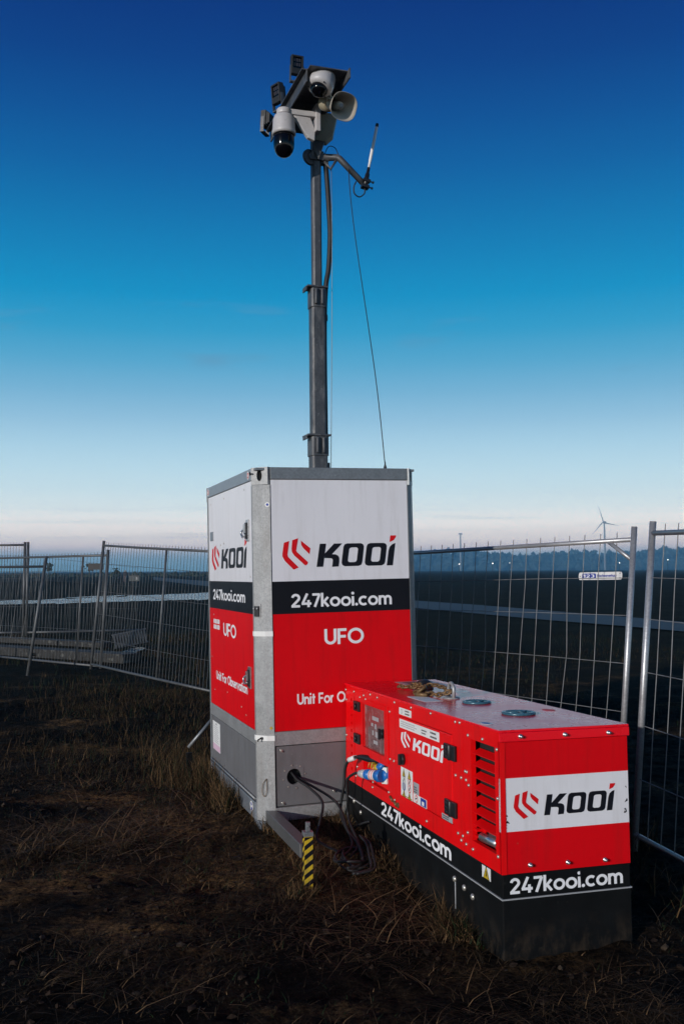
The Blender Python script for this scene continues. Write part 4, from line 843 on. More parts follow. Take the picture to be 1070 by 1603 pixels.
# recessed socket bay
mb = MB(); F = GF; a0, a1, b0_, b1_ = sock; mb.add([F.p(a0,b0_,-.026), F.p(a1,b0_,-.026), F.p(a1,b1_,-.075), F.p(a0,b1_,-.075)], [(0,1,2,3)])
mb.add([F.p(a0,b0_,-.026), F.p(a0,b1_,-.026), F.p(a0,b1_,-.075)], [(0,1,2)]); mb.add([F.p(a1,b0_,-.026), F.p(a1,b1_,-.075), F.p(a1,b1_,-.026)], [(0,1,2)]); mb.add([F.p(a0,b1_,-.026), F.p(a1,b1_,-.026), F.p(a1,b1_,-.075), F.p(a0,b1_,-.075)], [(0,1,2,3)])
mb.build('socket_bay', M['red'], pA)
for a, b, m_, nm in ((.555,.492,'orange','socket_cap'), (.615,.502,'yellow','socket_cap')):
    mb = MB(); T = frameT(F.p(a,b,-.055), Vector(F.n)-Vector((0,0,.35))); mb.lathe([(.030,0),(.030,.035),(.026,.05),(.012,.056),(.001,.057)], 14, T); mb.tube([T @ V((0,-.03,.03)), T @ V((0,-.045,.055)), T @ V((0,-.02,.07))], .007, 6); mb.build(nm, M[m_], pA)
mb = MB(); T = frameT(F.p(.76,.478,-.06), V(F.n)+V((0,-.15,-.1))); mb.lathe([(.036,0),(.036,.03),(.032,.035),(.032,.06)], 18, T); mb.build('blue_socket', M['blue'], pA)
mb = MB(); T = frameT(F.p(.735,.530,-.01), V(F.n)*.7+V((0,0,.7))); mb.lathe([(.001,.018),(.033,.016),(.035,.0),(.028,-.01)], 18, T); mb.tube([T @ V((.03,0,.0)), T @ V((.05,0,-.02))], .012, 6); mb.build('socket_flap', M['blue'], pA)
# access door
mb = MB(); GF.box(mb, dr[0]+.004, dr[1]-.004, dr[2]+.004, dr[3]-.004, -.02, .003); adoor = mb.build('access_door', M['red'], gen, .004)
F = Face(GF.o+GF.n*.003, GF.u, GF.v, GF.n)
sx = A(1.312); logo(F, sx, A(.655), .712, .782, adoor, M['letter_white'], M['letter_white'])
mb = MB(); F.disc(mb, A(1.272), .638, .032, 0, .020, 0, 18); F.box(mb, A(1.272)-.010, A(1.272)+.010, .606, .668, .020, .034); mb.build('door_lock', M['black'], adoor, .003)
for b in (.785, .505):
    mb = MB(); GF.box(mb, A(.635), A(.495), b-.037, b+.040, .0035, .018)
    for k in range(3): GF.box(mb, A(.63)+.012, A(.63)+.055, b-.027+k*.022, b-.014+k*.022, .018, .026)
    mb.tube([GF.p(A(.555), b-.037, .018), GF.p(A(.555), b+.04, .018)], .011, 8); mb.build('door_hinge', M['black'], gen, .003)
def sticker(a0, a1, b0, b1, m=0, name='sticker', parent=None, fn=None, mats=None, face=None):
    f = face or F; mb = MB(); f.box(mb, a0, a1, b0, b1, .0004, .0012, m)
    if fn: fn(mb, f)
    return mb.build(name, mats or [M['sticker'], M['greyprint'], M['yellow'], M['blueprint'], M['black_print'], M['letter_red']], parent or adoor, recalc=False)
rs = random.Random(3)
sticker(A(1.335), A(.722), .812, .862, fn=lambda mb, f: (fine_print(f, mb, A(1.31), A(1.02), .82, .855, 3, 1, .0016, rs=rs), fine_print(f, mb, A(.98), A(.88), .82, .85, 2, 4, .0016, rs=rs), fine_print(f, mb, A(.85), A(.74), .815, .858, 2, 4, .0016, rs=rs)), name='type_plate')
def tri(mb, f, a, b, s, c=.0016): f.poly(mb, [(a-s,b-s*.85),(a+s,b-s*.85),(a,b+s*.95)], c+.0003, 4); f.poly(mb, [(a-s*.82,b-s*.75),(a+s*.82,b-s*.75),(a,b+s*.72)], c+.0006, 2); f.poly(mb, [(a-s*.12,b-s*.45),(a+s*.12,b-s*.45),(a+s*.08,b+s*.25),(a-s*.08,b+s*.25)], c+.0009, 4)
def circ(mb, f, a, b, r_, m, c=.0018, inner=None):
    f.poly(mb, [(a+r_*math.cos(t), b+r_*math.sin(t)) for t in [2*PI*k/18 for k in range(18)]], c, m)
    if inner is not None: f.poly(mb, [(a+r_*.72*math.cos(t), b+r_*.72*math.sin(t)) for t in [2*PI*k/18 for k in range(18)]], c+.0003, inner)
def warn(mb, f):
    a = A(1.315)
    for k, (x_, y_) in enumerate(((.055,.562),(.145,.562),(.055,.448),(.145,.448))): tri(mb, f, a+x_-.01, y_, .026)
    circ(mb, f, a+.045, .522, .022, 1, inner=0); circ(mb, f, a+.135, .522, .024, 5, inner=0); circ(mb, f, a+.045, .486, .026, 3, inner=1); circ(mb, f, a+.135, .486, .024, 5, inner=0)
    for x_, y_ in ((.045,.522),(.135,.522),(.135,.486)): f.poly(mb, [(a+x_-.012,y_-.01),(a+x_-.004,y_-.013),(a+x_+.012,y_+.008),(a+x_+.005,y_+.012)], .0026, 4)
    f.poly(mb, [(a+.01,.431),(a+.18,.431),(a+.18,.436),(a+.01,.436)], .0018, 2)
sticker(A(1.320), A(1.128), .428, .590, fn=warn, name='warning_sticker')
sticker(A(1.116), A(1.030), .478, .540, m=1, fn=lambda mb, f: fine_print(f, mb, A(1.11), A(1.04), .482, .52, 3, 4, .0016, rs=rs), name='grey_sticker')
sticker(A(1.118), A(.915), .4295, .4765, fn=lambda mb, f: (circ(mb, f, A(1.07), .453, .021, 5, inner=0), f.poly(mb, [(A(1.085),.447),(A(1.06),.455),(A(1.058),.462),(A(1.088),.453)], .0024, 4), f.poly(mb, [(A(1.005),.432),(A(.922),.432),(A(.922),.474),(A(1.005),.474)], .0018, 3), f.poly(mb, [(A(.985),.437),(A(.95),.437),(A(.95),.458),(A(.985),.458)], .0024, 0)), name='notice_sticker')
GP = Face(GF.o, GF.u, GF.v, GF.n)
sticker(A(1.348), A(1.145), .886, .926, fn=lambda mb, f: (circ(mb, f, A(1.305), .906, .014, 1, inner=0), fine_print(f, mb, A(1.25), A(1.16), .89, .922, 2, 4, .0016, rs=rs)), name='white_sticker', parent=pB, face=GP)
sticker(A(.700), A(.560), .430, .458, m=1, fn=lambda mb, f: fine_print(f, mb, A(.69), A(.57), .433, .455, 2, 4, .0016, rs=rs), name='rating_plate')
# louvres: sloping red blades in the opening
for k in range(7):
    b = .872-k*.056; mb = MB()
    vs = [GF.p(vent[0]+.004, b-.050, -.002), GF.p(vent[1]-.004, b-.050, -.002), GF.p(vent[1]-.004, b-.030, -.045), GF.p(vent[0]+.004, b-.030, -.045)]
    mb.add(vs+[v-V((0,0,.003)) for v in vs], [(0,1,2,3),(7,6,5,4),(0,4,5,1),(1,5,6,2),(2,6,7,3),(3,7,4,0)]); mb.build('louvre', M['red'], pC)
mb = MB(); GF.box(mb, vent[0]+.002, vent[0]+.05, .408, .50, -.055, -.05); GF.box(mb, vent[1]-.05, vent[1]-.002, .408, .50, -.055, -.05)
for k in range(3):
    for a_ in (vent[0]+.004, vent[1]-.030): GF.box(mb, a_, a_+.026, .42+k*.03, .432+k*.03, -.05, -.01)
mb.build('louvre_bracket', M['red'], pC)
mb = MB(); GF.box(mb, vent[0]-.02, vent[1]+.02, vent[2]-.02, vent[3]+.0, -.062, -.058); mb.build('vent_backing', M['dark'], pC)
mb = MB(); GF.box(mb, vent[0]+.09, vent[1]-.07, .42, .50, -.057, -.045); mb.tube([GF.p(vent[0]+.07,.435,-.02), GF.p(vent[1]-.03,.44,-.03)], .022, 10); mb.tube([GF.p(vent[1]-.09,.54,-.05), GF.p(vent[1]-.05,.545,-.03), GF.p(vent[1]-.02,.52,-.04)], .008, 8); mb.build('exhaust_part', M['steel'], pC)
# screws on the long side
mb = MB(); pts = [(.02,.925),(.21,.93),(.34,.905),(.42,.925),(.46,.905),(.56,.945),(.70,.94),(.03,.62),(.03,.86),(.235,.865),(.235,.655),(.245,.51),(.245,.40),(.27,.445),(.24,.38),(.60,.405),(.59,.372),(.93,.88),(.93,.60),(1.0,.60),(1.02,.945),(1.005,.375),(1.30,.945),(1.60,.948),(1.935,.945),(1.99,.948),(2.05,.72),(2.0,.68),(2.06,.68),(1.93,.68),(1.95,.40),(2.01,.40),(2.07,.72),(2.07,.43),(1.99,.375),(2.05,.37),(1.52,.365),(2.26,.905),(2.415,.88),(2.415,.66),(2.41,.40),(2.09,.90),(2.09,.66),(.9,.40),(2.13,.365)]
for a, b in pts: mb.lathe([(.0085,0),(.0085,.003),(.006,.007),(.001,.0085)], 8, frameT(GF.p(a, b, .0), GF.n))
tag(mb.build('panel_screws', M['screw'], gen), kind='stuff')
mb = MB()
for a, b in ((.95,.372),(1.02,.358)): mb.tube([GF.p(a-.02,b+.008,.004), GF.p(a+.02,b-.008,.004)], .010, 6)
GF.disc(mb, 1.06, .355, .018, 0, .004, 0, 12); mb.build('drain_fitting', M['brass'], gen)
# base band and base on the long side
F = Face((.003,GLn,0), (0,-1,0), (0,0,1), (-1,0,0))
write(F, '247kooi.com', A(1.700), A(.592), .238, .080, M['letter_white'], strip_, w=.18)
mb = MB(); fb = F; fb.box(mb, A(.222), A(.128), .262, .318, .0004, .0012, 0); tri(mb, fb, A(.175), .291, .036, .0012); mb.build('warning_sticker', [M['sticker'], M['greyprint'], M['yellow'], M['blueprint'], M['black_print']], strip_, recalc=False)
mb = MB()
for a, b in ((.20,.21),(.34,.165),(1.90,.165),(2.02,.155),(2.12,.14)): mb.lathe([(.016,0),(.016,.006),(.011,.012),(.001,.014)], 8, frameT(GF.p(a, b, .0), GF.n))
for b in (.60,): pass
tag(mb.build('base_bolts', M['screw'], base), kind='stuff')
mb = MB(); mb.tube([GF.p(1.905,.160,.003), GF.p(1.905,.02,.003)], .003, 6); mb.build('hose_line', M['greyprint'], base)
# end face
mb = MB(); GE_.sheet(mb, .0, GW, GR, GH-.045, [], -.02, -.0035, [(GR,.513,0),(.513,.752,1),(.752,GH,0)]); endp = mb.build('end_panel', [M['red_panel'], M['white']], gen)
F = Face(GE_.o-GE_.n*.0035, GE_.u, GE_.v, GE_.n)
logo(F, .064, .590, .575, .668, endp, M['letter_black'], M['letter_red'])
for a, b in ((.098,.940),(.324,.938),(.552,.936)):
    mb = MB(); mb.lathe([(.011,0),(.011,.004),(.007,.005),(.007,.018),(.001,.02)], 8, frameT(GE_.p(a, b, .010), GE_.n)); mb.build('bolt', M['steel'], gen)
for a, b in ((.140,.360),(.331,.356),(.524,.352)):
    mb = MB(); mb.lathe([(.011,0),(.011,.004),(.007,.005),(.007,.018),(.001,.02)], 8, frameT(GE_.p(a, b, -.0035), GE_.n)); mb.build('bolt', M['steel'], gen)
mb = MB(); rr = random.Random(9)
for k in range(7): a, b = .006+rr.uniform(0,.02), .52+rr.uniform(0,.08); F.poly(mb, [(a,b),(a+rr.uniform(.01,.03),b+rr.uniform(-.008,.003)),(a+.012,b+.008)], .0013)
for k in range(5): a, b = .655-rr.uniform(0,.015), .55+rr.uniform(0,.15); F.poly(mb, [(a,b),(a-rr.uniform(.006,.02),b+rr.uniform(-.01,.01)),(a-.004,b+.012)], .0013)
tag(mb.build('chipped_film', M['black_print'], endp, recalc=False), kind='stuff')
F = Face((0,.003,0), (1,0,0), (0,0,1), (0,-1,0)); write(F, '247kooi.com', .036, .618, .238, .070, M['letter_white'], strip_, w=.175)
mb = MB(); F.poly(mb, [(.395,.252),(.412,.255),(.404,.272),(.40,.318),(.392,.318)], .0026); mb.build('torn_film', M['black_print'], strip_, recalc=False)
mb = MB(); mb.box((GW-.02,.02,GR), (GW-.0005,GLn-.003,GH-.005)); mb.build('side_panel', M['red'], gen); mb = MB(); mb.box((.0,GLn-.02,GR), (GW-.021,GLn-.0005,GH-.005)); mb.build('rear_panel', M['red'], gen)
# things fixed on the roof
FT = Face((0,0,GH+.008), (1,0,0), (0,1,0), (0,0,1))
for x_, y_, r_ in ((.345,1.02,.082),(.345,.50,.088)):
    mb = MB(); ring2 = [(r_*.97,0),(r_,.004),(r_,.009),(r_*.96,.013),(r_*.74,.013),(r_*.70,.008),(r_*.70,.002)]
    mb.lathe(ring2, 28, Matrix.Translation(FT.p(x_, y_)))
    for k in range(3): a = k*2*PI/3+.5; mb.tube([FT.p(x_, y_, .007), FT.p(x_+r_*.8*math.cos(a), y_+r_*.8*math.sin(a), .007)], .008, 6)
    hh_ = mb.build('round_hatch', M['hatch'], top)
    mb = MB(); FT.disc(mb, x_, y_, r_*.72, .0005, .003, 0, 24); mb.build('hatch_mesh', M['dark'], hh_)
mb = MB(); FT.box(mb, .09, .20, 1.17, 1.46, .0004, .0014); mb.build('roof_sticker', M['sticker'], top, recalc=False)
mb = MB(); FT.box(mb, .33, .60, 1.95, 2.36, .0004, .0014, 0)
for k in range(7): FT.poly(mb, [(.37,1.99+k*.05),(.50,1.99+k*.05),(.50,2.02+k*.05),(.37,2.02+k*.05)], .002, 1)
mb.build('roof_plate', [M['greyprint'], M['black_print']], top, recalc=False)
mb = MB(); FT.disc(mb, .04, .235, .028, .0004, .0014, 0, 18, .05); FT.disc(mb, .04, .235, .018, .0014, .002, 1, 14, .03); mb.build('oval_sticker', [M['sticker'], M['blueprint']], top, recalc=False)
mb = MB(); pth = [FT.p(.30, 1.28-.038, 0)]+[FT.p(.30, 1.28+.040*math.cos(t), .050+.040*math.sin(t)) for t in [PI+PI*.0-PI*k/10 for k in range(11)]]+[FT.p(.30, 1.28+.038, 0)]
mb.tube(pth, .0105, 10); mb.lathe([(.05,0),(.05,.006),(.03,.012),(.001,.012)], 18, Matrix.Translation(FT.p(.30,1.28))); mb.build('lifting_eye', M['galv'], top)
mb = MB(); mb.lathe([(.058,0),(.060,.02),(.055,.04),(.040,.058),(.02,.066),(.001,.068)], 22, Matrix.Translation(FT.p(.305,1.73,.006))); mb.build('exhaust_cap', M['black'], top)
mb = MB(); FT.disc(mb, .57, .60, .03, .0004, .001, 0, 12, .05); mb.build('roof_mark', M['red_panel'], top, recalc=False)
# chain lying on the roof
ch = empty('lifting_chain', GM @ FT.p(.25,1.55), GROT, label='rusty brown lifting chain lying through the lifting eye on the generator roof', cat='chain')
off = FT.p(.25,1.55)
cp = smooth_path([FT.p(*q) for q in ((.205,1.95,.016),(.21,1.86,.02),(.245,1.80,.022),(.22,1.72,.03),(.26,1.66,.034),(.31,1.60,.05),(.335,1.50,.045),(.33,1.40,.04),(.31,1.32,.035),(.28,1.27,.04),(.25,1.33,.02),(.225,1.42,.018),(.20,1.50,.02),(.165,1.52,.014),(.20,1.47,.04),(.24,1.56,.045),(.235,1.66,.05),(.24,1.75,.045))], 24)
acc = 0; last = cp[0]; k = 0; link_me = None
for p_ in cp[1:]:
    acc += (p_-last).length; 
    if acc > .036:
        acc = 0; k += 1; d = (p_-last).normalized()
        if link_me is None:
            mb = MB(); mb.tube([V((.0125*math.cos(t), 0, .024*math.sin(t))) for t in [2*PI*j/12 for j in range(12)]], .0062, 6, closed=True); lo = mb.build('link', M['brass'], ch); link_me = lo.data
        else: lo = bpy.data.objects.new('link', link_me); COL.objects.link(lo); lo.parent = ch
        lo.matrix_local = Matrix.Translation(p_-off) @ frameT((0,0,0), d, (0,0,1)).to_3x3().to_4x4() @ Matrix.Rotation((k % 2)*PI/2+.5, 4, 'Z')
    last = p_
mb = MB(); mb.tube([FT.p(.165,1.50,.01)-off, FT.p(.155,1.44,.03)-off, FT.p(.19,1.42,.055)-off, FT.p(.21,1.47,.05)-off], .010, 8); mb.tube([FT.p(.145,1.46,.012)-off, FT.p(.20,1.40,.012)-off], .014, 8); mb.build('shackle', M['brass'], ch)

# ------------------------------------------------------------------ power cables
G = lambda a, b, c=0: GM @ GF.p(a, b, c)
U_ = lambda x, y, z: UM @ V((x, y, z))
cable('power_cable', [U_(.215,.12,.33), U_(.225,.02,.31), U_(.245,-.06,.275), U_(.30,-.16,.235), V((-.135,6.55,.20)), V((-.15,6.42,.10)), V((-.165,6.33,.03)), V((-.10,6.20,.015)), V((.0,6.02,.02))], .0105, M['rubber'], 'black cable drooping from the round port down behind the striped jack')
cable('power_cable', [U_(.225,.12,.30), U_(.25,.0,.285), U_(.30,-.07,.255), U_(.45,-.26,.15), V((.03,6.33,.075)), V((.085,6.10,.06)), V((.12,5.85,.015))], .0105, M['rubber'], 'straight taut black cable from the round port to the cable heap')
cable('power_cable', [G(.50,.522,-.03), G(.44,.535,.03), G(.36,.515,.075), G(.305,.45,.095), G(.285,.33,.10), G(.275,.15,.12), V((.055,6.13,.05)), V((-.01,5.95,.015)), V((.04,5.86,.01))], .0115, M['rubber'], 'black cable with a white tag hanging from the upper generator socket')
e = empty('cable_plug', G(.50,.525,-.03), GROT, label='black plug with a white label pushed into the upper generator socket', cat='plug'); o_ = GF.p(.50,.525,-.03)
mb = MB(); mb.tube([q-o_ for q in smooth_path([GF.p(.60,.528,-.06), GF.p(.53,.530,-.02), GF.p(.46,.536,.02), GF.p(.415,.533,.045)], 5)], [.024,.025,.026,.025,.025,.024,.023,.022,.021,.020,.019,.018,.017,.016,.015,.014][:16], 12); mb.build('body', M['black'], e)
mb = MB(); mb.tube([GF.p(.395,.527,.057)-o_, GF.p(.345,.505,.083)-o_], .0165, 12); mb.build('tag', M['sticker'], e)
pl = empty('cable_plug', G(.66,.47,.02), GROT, label='blue and white round plug in the lower generator socket', cat='plug'); o_ = GF.p(.66,.47,.02)
ax = [GF.p(.775,.474,.01), GF.p(.60,.463,.085)]; dd = (ax[1]-ax[0]).normalized(); T = frameT(ax[0]-o_, dd)
mb = MB(); mb.lathe([(.035,-.01),(.039,.0),(.039,.022),(.033,.025),(.033,.04)], 20, T); mb.build('collar', M['blue'], pl)
mb = MB(); mb.lathe([(.032,.040),(.032,.088),(.027,.09)], 20, T); mb.build('label_band', M['sticker'], pl)
mb = MB(); mb.lathe([(.0325,.0885),(.033,.12),(.029,.135),(.027,.14)], 20, T); mb.build('body', M['blue'], pl)
mb = MB(); mb.lathe([(.0275,.137),(.027,.172),(.021,.18),(.021,.198),(.011,.20)], 20, T); mb.build('gland_nut', M['camwhite'], pl)
mb = MB()
for t in (.055, .075): mb.lathe([(.0326,t-.003),(.0326,t+.003)], 20, T)
mb.build('label_print', M['letter_red'], pl)
mb = MB(); mb.box((.02,-.05,-.03),(.05,.05,.02), 0, T); mb.build('flange', M['sticker'], pl, .004)
q1 = GM @ (ax[0]+dd*.20); cable('power_cable', [q1, q1+GM.to_3x3() @ dd*.05+V((0,0,-.005)), G(.475,.40,.135), G(.45,.28,.125), G(.44,.15,.115), V((.105,6.0,.05)), V((.10,5.82,.015)), V((.02,5.76,.012))], .0105, M['rubber'], 'black cable hanging from the blue and white generator plug')
cable('power_cable', [G(.56,.155,.015), G(.50,.13,.05), G(.42,.075,.09), V((.085,6.09,.05)), V((.04,5.95,.02))], .008, M['rubber'], 'short thin cable from the base bolt of the generator to the heap', 'cable')
mb = MB(); rr = random.Random(21)
for k in range(3):
    cx, cy = .07+rr.uniform(-.03,.03), 5.95+rr.uniform(-.08,.08); ra, rb = rr.uniform(.06,.12), rr.uniform(.14,.26); ph = rr.uniform(0, 6)
    mb.tube([V((cx+ra*math.cos(t), cy+rb*math.sin(t), .0+.012*(k % 5)+.015*math.sin(t*2+ph)+.005)) for t in [2*PI*j/28+ph for j in range(28)]], .008, 7, closed=True)
for k in range(2):
    x0 = .10+.022*k; mb.tube(smooth_path([V((x0,6.12,.10-.01*k)), V((x0+.035,5.98,.09)), V((x0+.05,5.86,.05)), V((x0+.05,5.72,.02)), V((x0-.05,5.66,.01))], 7), .008, 7)
tag(mb.build('coiled_cable', M['rubber']), 'loose heap of coiled black cable on the ground between unit and generator', 'cable coil')

# ================================================================== VEGETATION AND LITTER (uncountable)
UMi, GMi = UM.inverted(), GM.inverted()
def inside(px, py, mrg=.0):
    ux, uy = np.array(UMi[0]), np.array(UMi[1]); gx_, gy_ = np.array(GMi[0]), np.array(GMi[1])
    a = ux[0]*px+ux[1]*py+ux[3]; b = uy[0]*px+uy[1]*py+uy[3]; c = gx_[0]*px+gx_[1]*py+gx_[3]; d = gy_[0]*px+gy_[1]*py+gy_[3]
    return ((a > .0-mrg) & (a < UW+mrg) & (b > -mrg) & (b < UD+mrg)) | ((c > -mrg) & (c < GW+mrg) & (d > -mrg) & (d < GLn+mrg))
class Blades:
    def __init__(s): s.P = []; s.H = []; s.Wd = []; s.L = []; s.mi = []
    def add(s, px, py, h, w, lean, mi):
        k = ~inside(px, py, .004); 
        for a, b in ((s.P, np.stack([px, py], 1)[k]), (s.H, h[k]), (s.Wd, w[k]), (s.L, lean[k]), (s.mi, mi[k])): a.append(b)
    def build(s, name, mats):
        P = np.concatenate(s.P); Hh = np.concatenate(s.H); Wd = np.concatenate(s.Wd); Ln = np.concatenate(s.L); mi = np.concatenate(s.mi); n = len(P)
        z = ground_h(P[:,0], P[:,1])-.004; an_ = rng.uniform(0, 2*PI, n); an2 = an_+rng.uniform(-.5, .5, n)+PI/2; V_ = np.zeros((n, 8, 3))
        kink = rng.uniform(.3, 1.1, n)
        for k, t in enumerate((0, .35, .7, 1.0)):
            off = Ln*Hh*(t**1.6); zz = Hh*(t-.25*kink*Ln*t*t); wv = Wd*(1, .9, .6, .12)[k]*.5
            cx = P[:,0]+np.cos(an_)*off; cy = P[:,1]+np.sin(an_)*off
            for sgn, j in ((-1, 0), (1, 1)):
                V_[:,2*k+j,0] = cx+sgn*np.cos(an2)*wv; V_[:,2*k+j,1] = cy+sgn*np.sin(an2)*wv; V_[:,2*k+j,2] = z+np.maximum(zz, -.01)
        b = (np.arange(n)*8)[:,None]; q = np.concatenate([b+np.array([[2*k, 2*k+1, 2*k+3, 2*k+2]]) for k in range(3)], 1).reshape(-1, 4)
        ob = np_mesh(name, V_.reshape(-1, 3), q, mats, np.repeat(mi, 3)); return ob
GRASS = [mat('straw', (.15, .088, .040), .75, 0, .3, 3, spec=.2), mat('dry_grass', (.056, .034, .016), .8, 0, .3, 3, spec=.15), mat('green_grass', (.012, .024, .008), .7, 0, .3, 3, spec=.15), mat('dead_grass', (.020, .0145, .009), .85, 0, .3, 3, spec=.1)]
U = lambda n, a, b: rng.uniform(a, b, n)
bl = Blades()
def scatter(n, x0, x1, y0, y1, h, w, lean, probs, dens=None, curve=1.6):
    px, py = U(n, x0, x1), U(n, y0, y1)
    keep = np.ones(n, bool)
    if dens is not None: keep = rng.random(n) < dens(px, py)
    px, py = px[keep], py[keep]; m_ = len(px)
    bl.add(px, py, h[0]+(h[1]-h[0])*rng.random(m_)**curve, U(m_, *w), U(m_, *lean), rng.choice(4, m_, p=probs))
nz = lambda f, s, lo=.4, hi=.65: (lambda x, y: np.clip((fbm(x, y, f, 3, s)*.5+.5-lo)/(hi-lo), 0, 1))
view = lambda x, y: (np.abs(x) < .38*y+.4)
# taller reddish grass between the left fence and the unit
scatter(30000, -5.2, -.7, 8.3, 14.6, (.03,.17), (.002,.0045), (.2,1.3), [.06,.36,.14,.44], lambda x, y: view(x, y)*np.clip((x+3.2+.22*(y-8))/1.5, .05, 1)*nz(.9, 5, .30, .6)(x, y))
scatter(7000, -2.0, -.6, 7.8, 9.6, (.05,.26), (.002,.0045), (.15,1.1), [.16,.42,.14,.28], lambda x, y: np.clip(1-(-.75-.30*(y-7.0)-x)/.55, .0, 1)*(x < -.55-.27*(y-6.7)))
# grass beyond the left fences
scatter(20000, -10, -1, 14.4, 27, (.04,.18), (.004,.008), (.1,.8), [.02,.2,.3,.48], lambda x, y: view(x, y)*nz(.5, 9, .35, .6)(x, y))
scatter(14000, -.6, 7, 9, 26, (.03,.12), (.004,.008), (.1,.9), [.01,.08,.3,.61], lambda x, y: view(x, y)*nz(.5, 19, .4, .65)(x, y))
# short matted growth on the trodden ground
scatter(60000, -3.8, 1.6, 3.7, 9.5, (.008,.045), (.002,.005), (.6,2.4), [.03,.26,.12,.59], lambda x, y: view(x, y)*nz(1.3, 31, .42, .72)(x, y))
scatter(16000, -2.6, .3, 5.6, 8.6, (.012,.07), (.002,.005), (.5,2.4), [.12,.36,.22,.30], lambda x, y: view(x, y)*nz(1.6, 37, .48, .72)(x, y))
# tufts along the foot of the unit, generator and fence
def along(n, p, q, spread, h, w, lean, probs, f=3., seed=1, th=(.4,.6)):
    t = rng.random(n); px = p[0]+(q[0]-p[0])*t; py = p[1]+(q[1]-p[1])*t; d = np.array([q[1]-p[1], p[0]-q[0]]); d = d/np.hypot(*d); s = np.abs(rng.normal(0, spread, n))*-1
    px, py = px+d[0]*s, py+d[1]*s; k = rng.random(n) < nz(f, seed, *th)(px, py); px, py = px[k], py[k]; m_ = len(px)
    bl.add(px, py, h[0]+(h[1]-h[0])*rng.random(m_)**1.5, U(m_, *w), U(m_, *lean), rng.choice(4, m_, p=probs))
g0, g1 = GM @ V((0,0,0)), GM @ V((0,GLn,0)); ge = GM @ V((GW,0,0)); u0, u1 = UM @ V((0,0,0)), UM @ V((0,UD,0)); u2 = UM @ V((UW,0,0))
along(4200, g0.lerp(g1,.12), g1, .08, (.03,.17), (.0025,.006), (.4,2.0), [.42,.36,.06,.16], 3.2, 3, (.45,.65))
along(420, g0+V((-.02,0,0)), g0.lerp(g1,.16), .06, (.04,.15), (.005,.010), (.3,1.2), [.08,.12,.7,.10], 4, 4, (.4,.6))
along(900, ge, g0, .12, (.05,.24), (.003,.007), (.3,1.2), [.35,.30,.15,.20], 3, 6, (.5,.7))
along(3600, u0, u1, .10, (.06,.26), (.003,.008), (.2,1.0), [.30,.38,.12,.20], 3.5, 7)
along(2600, u2, u0, .16, (.03,.14), (.003,.007), (.3,1.4), [.42,.33,.05,.20], 3.5, 8, (.35,.6))
along(700, (-.13,5.50), (-.30,5.53), .05, (.02,.09), (.002,.005), (.3,1.4), [.3,.4,.08,.22], 5, 12, (.2,.4))
along(1500, (-.45,6.60), (-.20,5.55), .06, (.03,.12), (.002,.005), (.3,1.4), [.25,.4,.12,.23], 5, 13, (.35,.6))
along(1800, (2.0,6.3), (.9,8.9), .2, (.05,.25), (.004,.008), (.2,1.0), [.1,.2,.3,.4], 2, 9)
along(1500, (2.6,3.2), (1.75,6.3), .25, (.04,.2), (.004,.008), (.3,1.2), [.12,.2,.3,.38], 2, 10)
grass = bl.build('grass', GRASS); tag(grass, 'dry and green grass growing over the dark muddy ground', 'grass', kind='stuff')
# straw lying about
st = Blades()
def litter(n, dens, x0, x1, y0, y1, l=(.05,.22)):
    px, py = U(n, x0, x1), U(n, y0, y1); k = rng.random(n) < dens(px, py); px, py = px[k], py[k]; m_ = len(px)
    st.add(px, py, U(m_, *l), U(m_, .003,.006), U(m_, 1.6, 4.0), rng.choice(2, m_, p=[.55,.45]))
litter(2600, nz(1.4, 51, .42, .66), -2.1, -.35, 5.9, 9.0)
litter(900, nz(3, 52, .3, .55), -.4, .35, 5.7, 7.2, (.04,.16))
litter(700, nz(2.5, 53, .4, .6), -.2, .75, 4.7, 6.3, (.04,.16))
litter(800, nz(1.2, 54, .5, .7), -2.2, .6, 4.0, 6.2, (.03,.10))
brown = lambda x, y: nz(.95, 71, .44, .62)(x, y)*view(x, y)
def thatch(n, x0, x1, y0, y1, l, w, dens):
    px, py = U(n, x0, x1), U(n, y0, y1); k = rng.random(n) < dens(px, py); px, py = px[k], py[k]; m_ = len(px)
    st.add(px, py, U(m_, *l), U(m_, *w), U(m_, 1.5, 5.0), rng.choice([0, 1, 2], m_, p=[.06,.40,.54]))
thatch(70000, -3.6, 1.4, 3.7, 9.0, (.015,.06), (.002,.0045), brown)
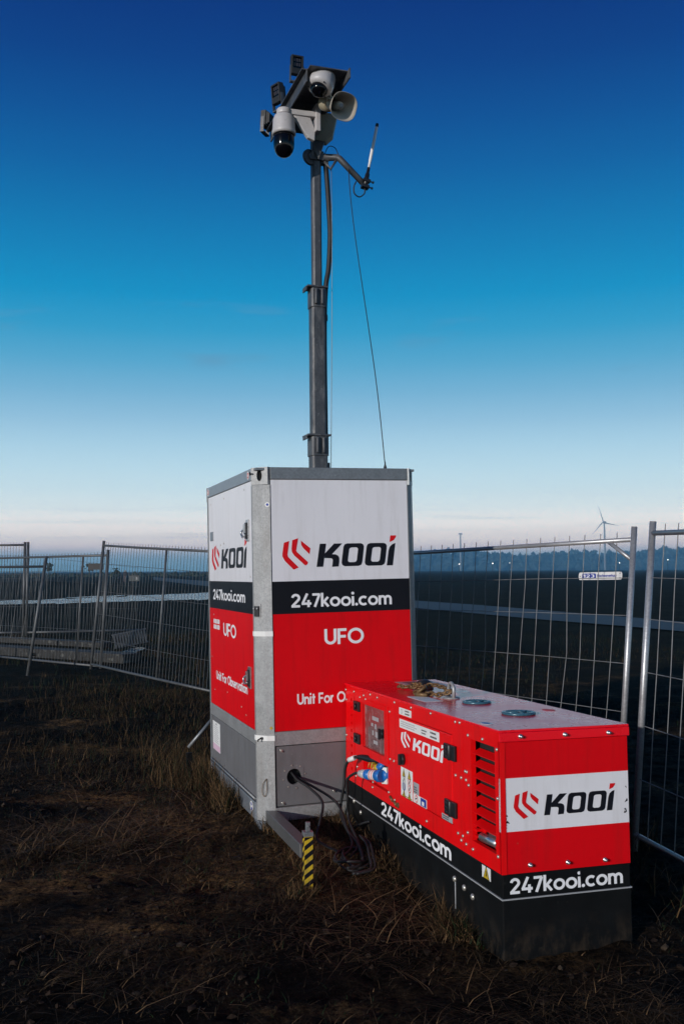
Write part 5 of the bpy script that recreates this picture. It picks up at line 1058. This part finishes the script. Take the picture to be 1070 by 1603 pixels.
tag(st.build('straw_litter', [GRASS[0], GRASS[1], GRASS[3]]), 'broken straw stalks strewn over the mud in front of the tall unit', 'straw', kind='stuff')
# clods of earth
n = 7000; px, py = U(n, -4, 1.9), U(n, 3.7, 10.5); k = view(px, py) & ~inside(px, py, .03) & (rng.random(n) < nz(1.7, 61, .4, .7)(px, py)); px, py = px[k], py[k]; n = len(px)
ico = bmesh.new(); bmesh.ops.create_icosphere(ico, subdivisions=1, radius=1); iv = np.array([v.co[:] for v in ico.verts]); iq = np.array([[v.index for v in f.verts] for f in ico.faces]); ico.free()
sz = .004+.018*rng.random(n)**3; Vc = iv[None]*(1+.35*rng.normal(size=(n, len(iv), 1)))*sz[:,None,None]*np.stack([U(n,.8,1.3), U(n,.8,1.3), U(n,.4,.8)], 1)[:,None,:]
Vc = Vc+np.stack([px, py, ground_h(px, py)+sz*.15], 1)[:,None,:]
clods = np_mesh('earth_clods', Vc.reshape(-1, 3), (iq[None]+(np.arange(n)*len(iv))[:,None,None]).reshape(-1, 3), [mat('clod_earth', (.022,.014,.010), .95, 0, .6, 8, .4, 80, spec=.1), mat('pale_clod', (.045,.032,.022), .95, 0, .4, 8, .4, 80, spec=.15)], np.repeat((rng.random(n) < .12).astype(int), len(iq)))
tag(clods, 'scattered clods and crumbs of dark earth on the muddy ground', 'earth clods', kind='stuff')

# ------------------------------------------------------------------ haze over the fields
mb = MB(); mb.box((-3600,-60,-3), (3600,3300,118)); hz_ = mb.build('haze', [])
hm = bpy.data.materials.new('haze_air'); hm.use_nodes = True; nt = hm.node_tree; nt.nodes.clear()
o_ = nt.nodes.new('ShaderNodeOutputMaterial'); pv = nt.nodes.new('ShaderNodeVolumePrincipled'); pv.inputs['Density'].default_value = 0.00034; pv.inputs['Color'].default_value = (.40, .76, 1.0, 1); pv.inputs['Anisotropy'].default_value = .7
nt.links.new(pv.outputs[0], o_.inputs['Volume']); hz_.data.materials.append(hm); tag(hz_, 'thin blue morning haze lying over the fields', 'haze', kind='stuff')
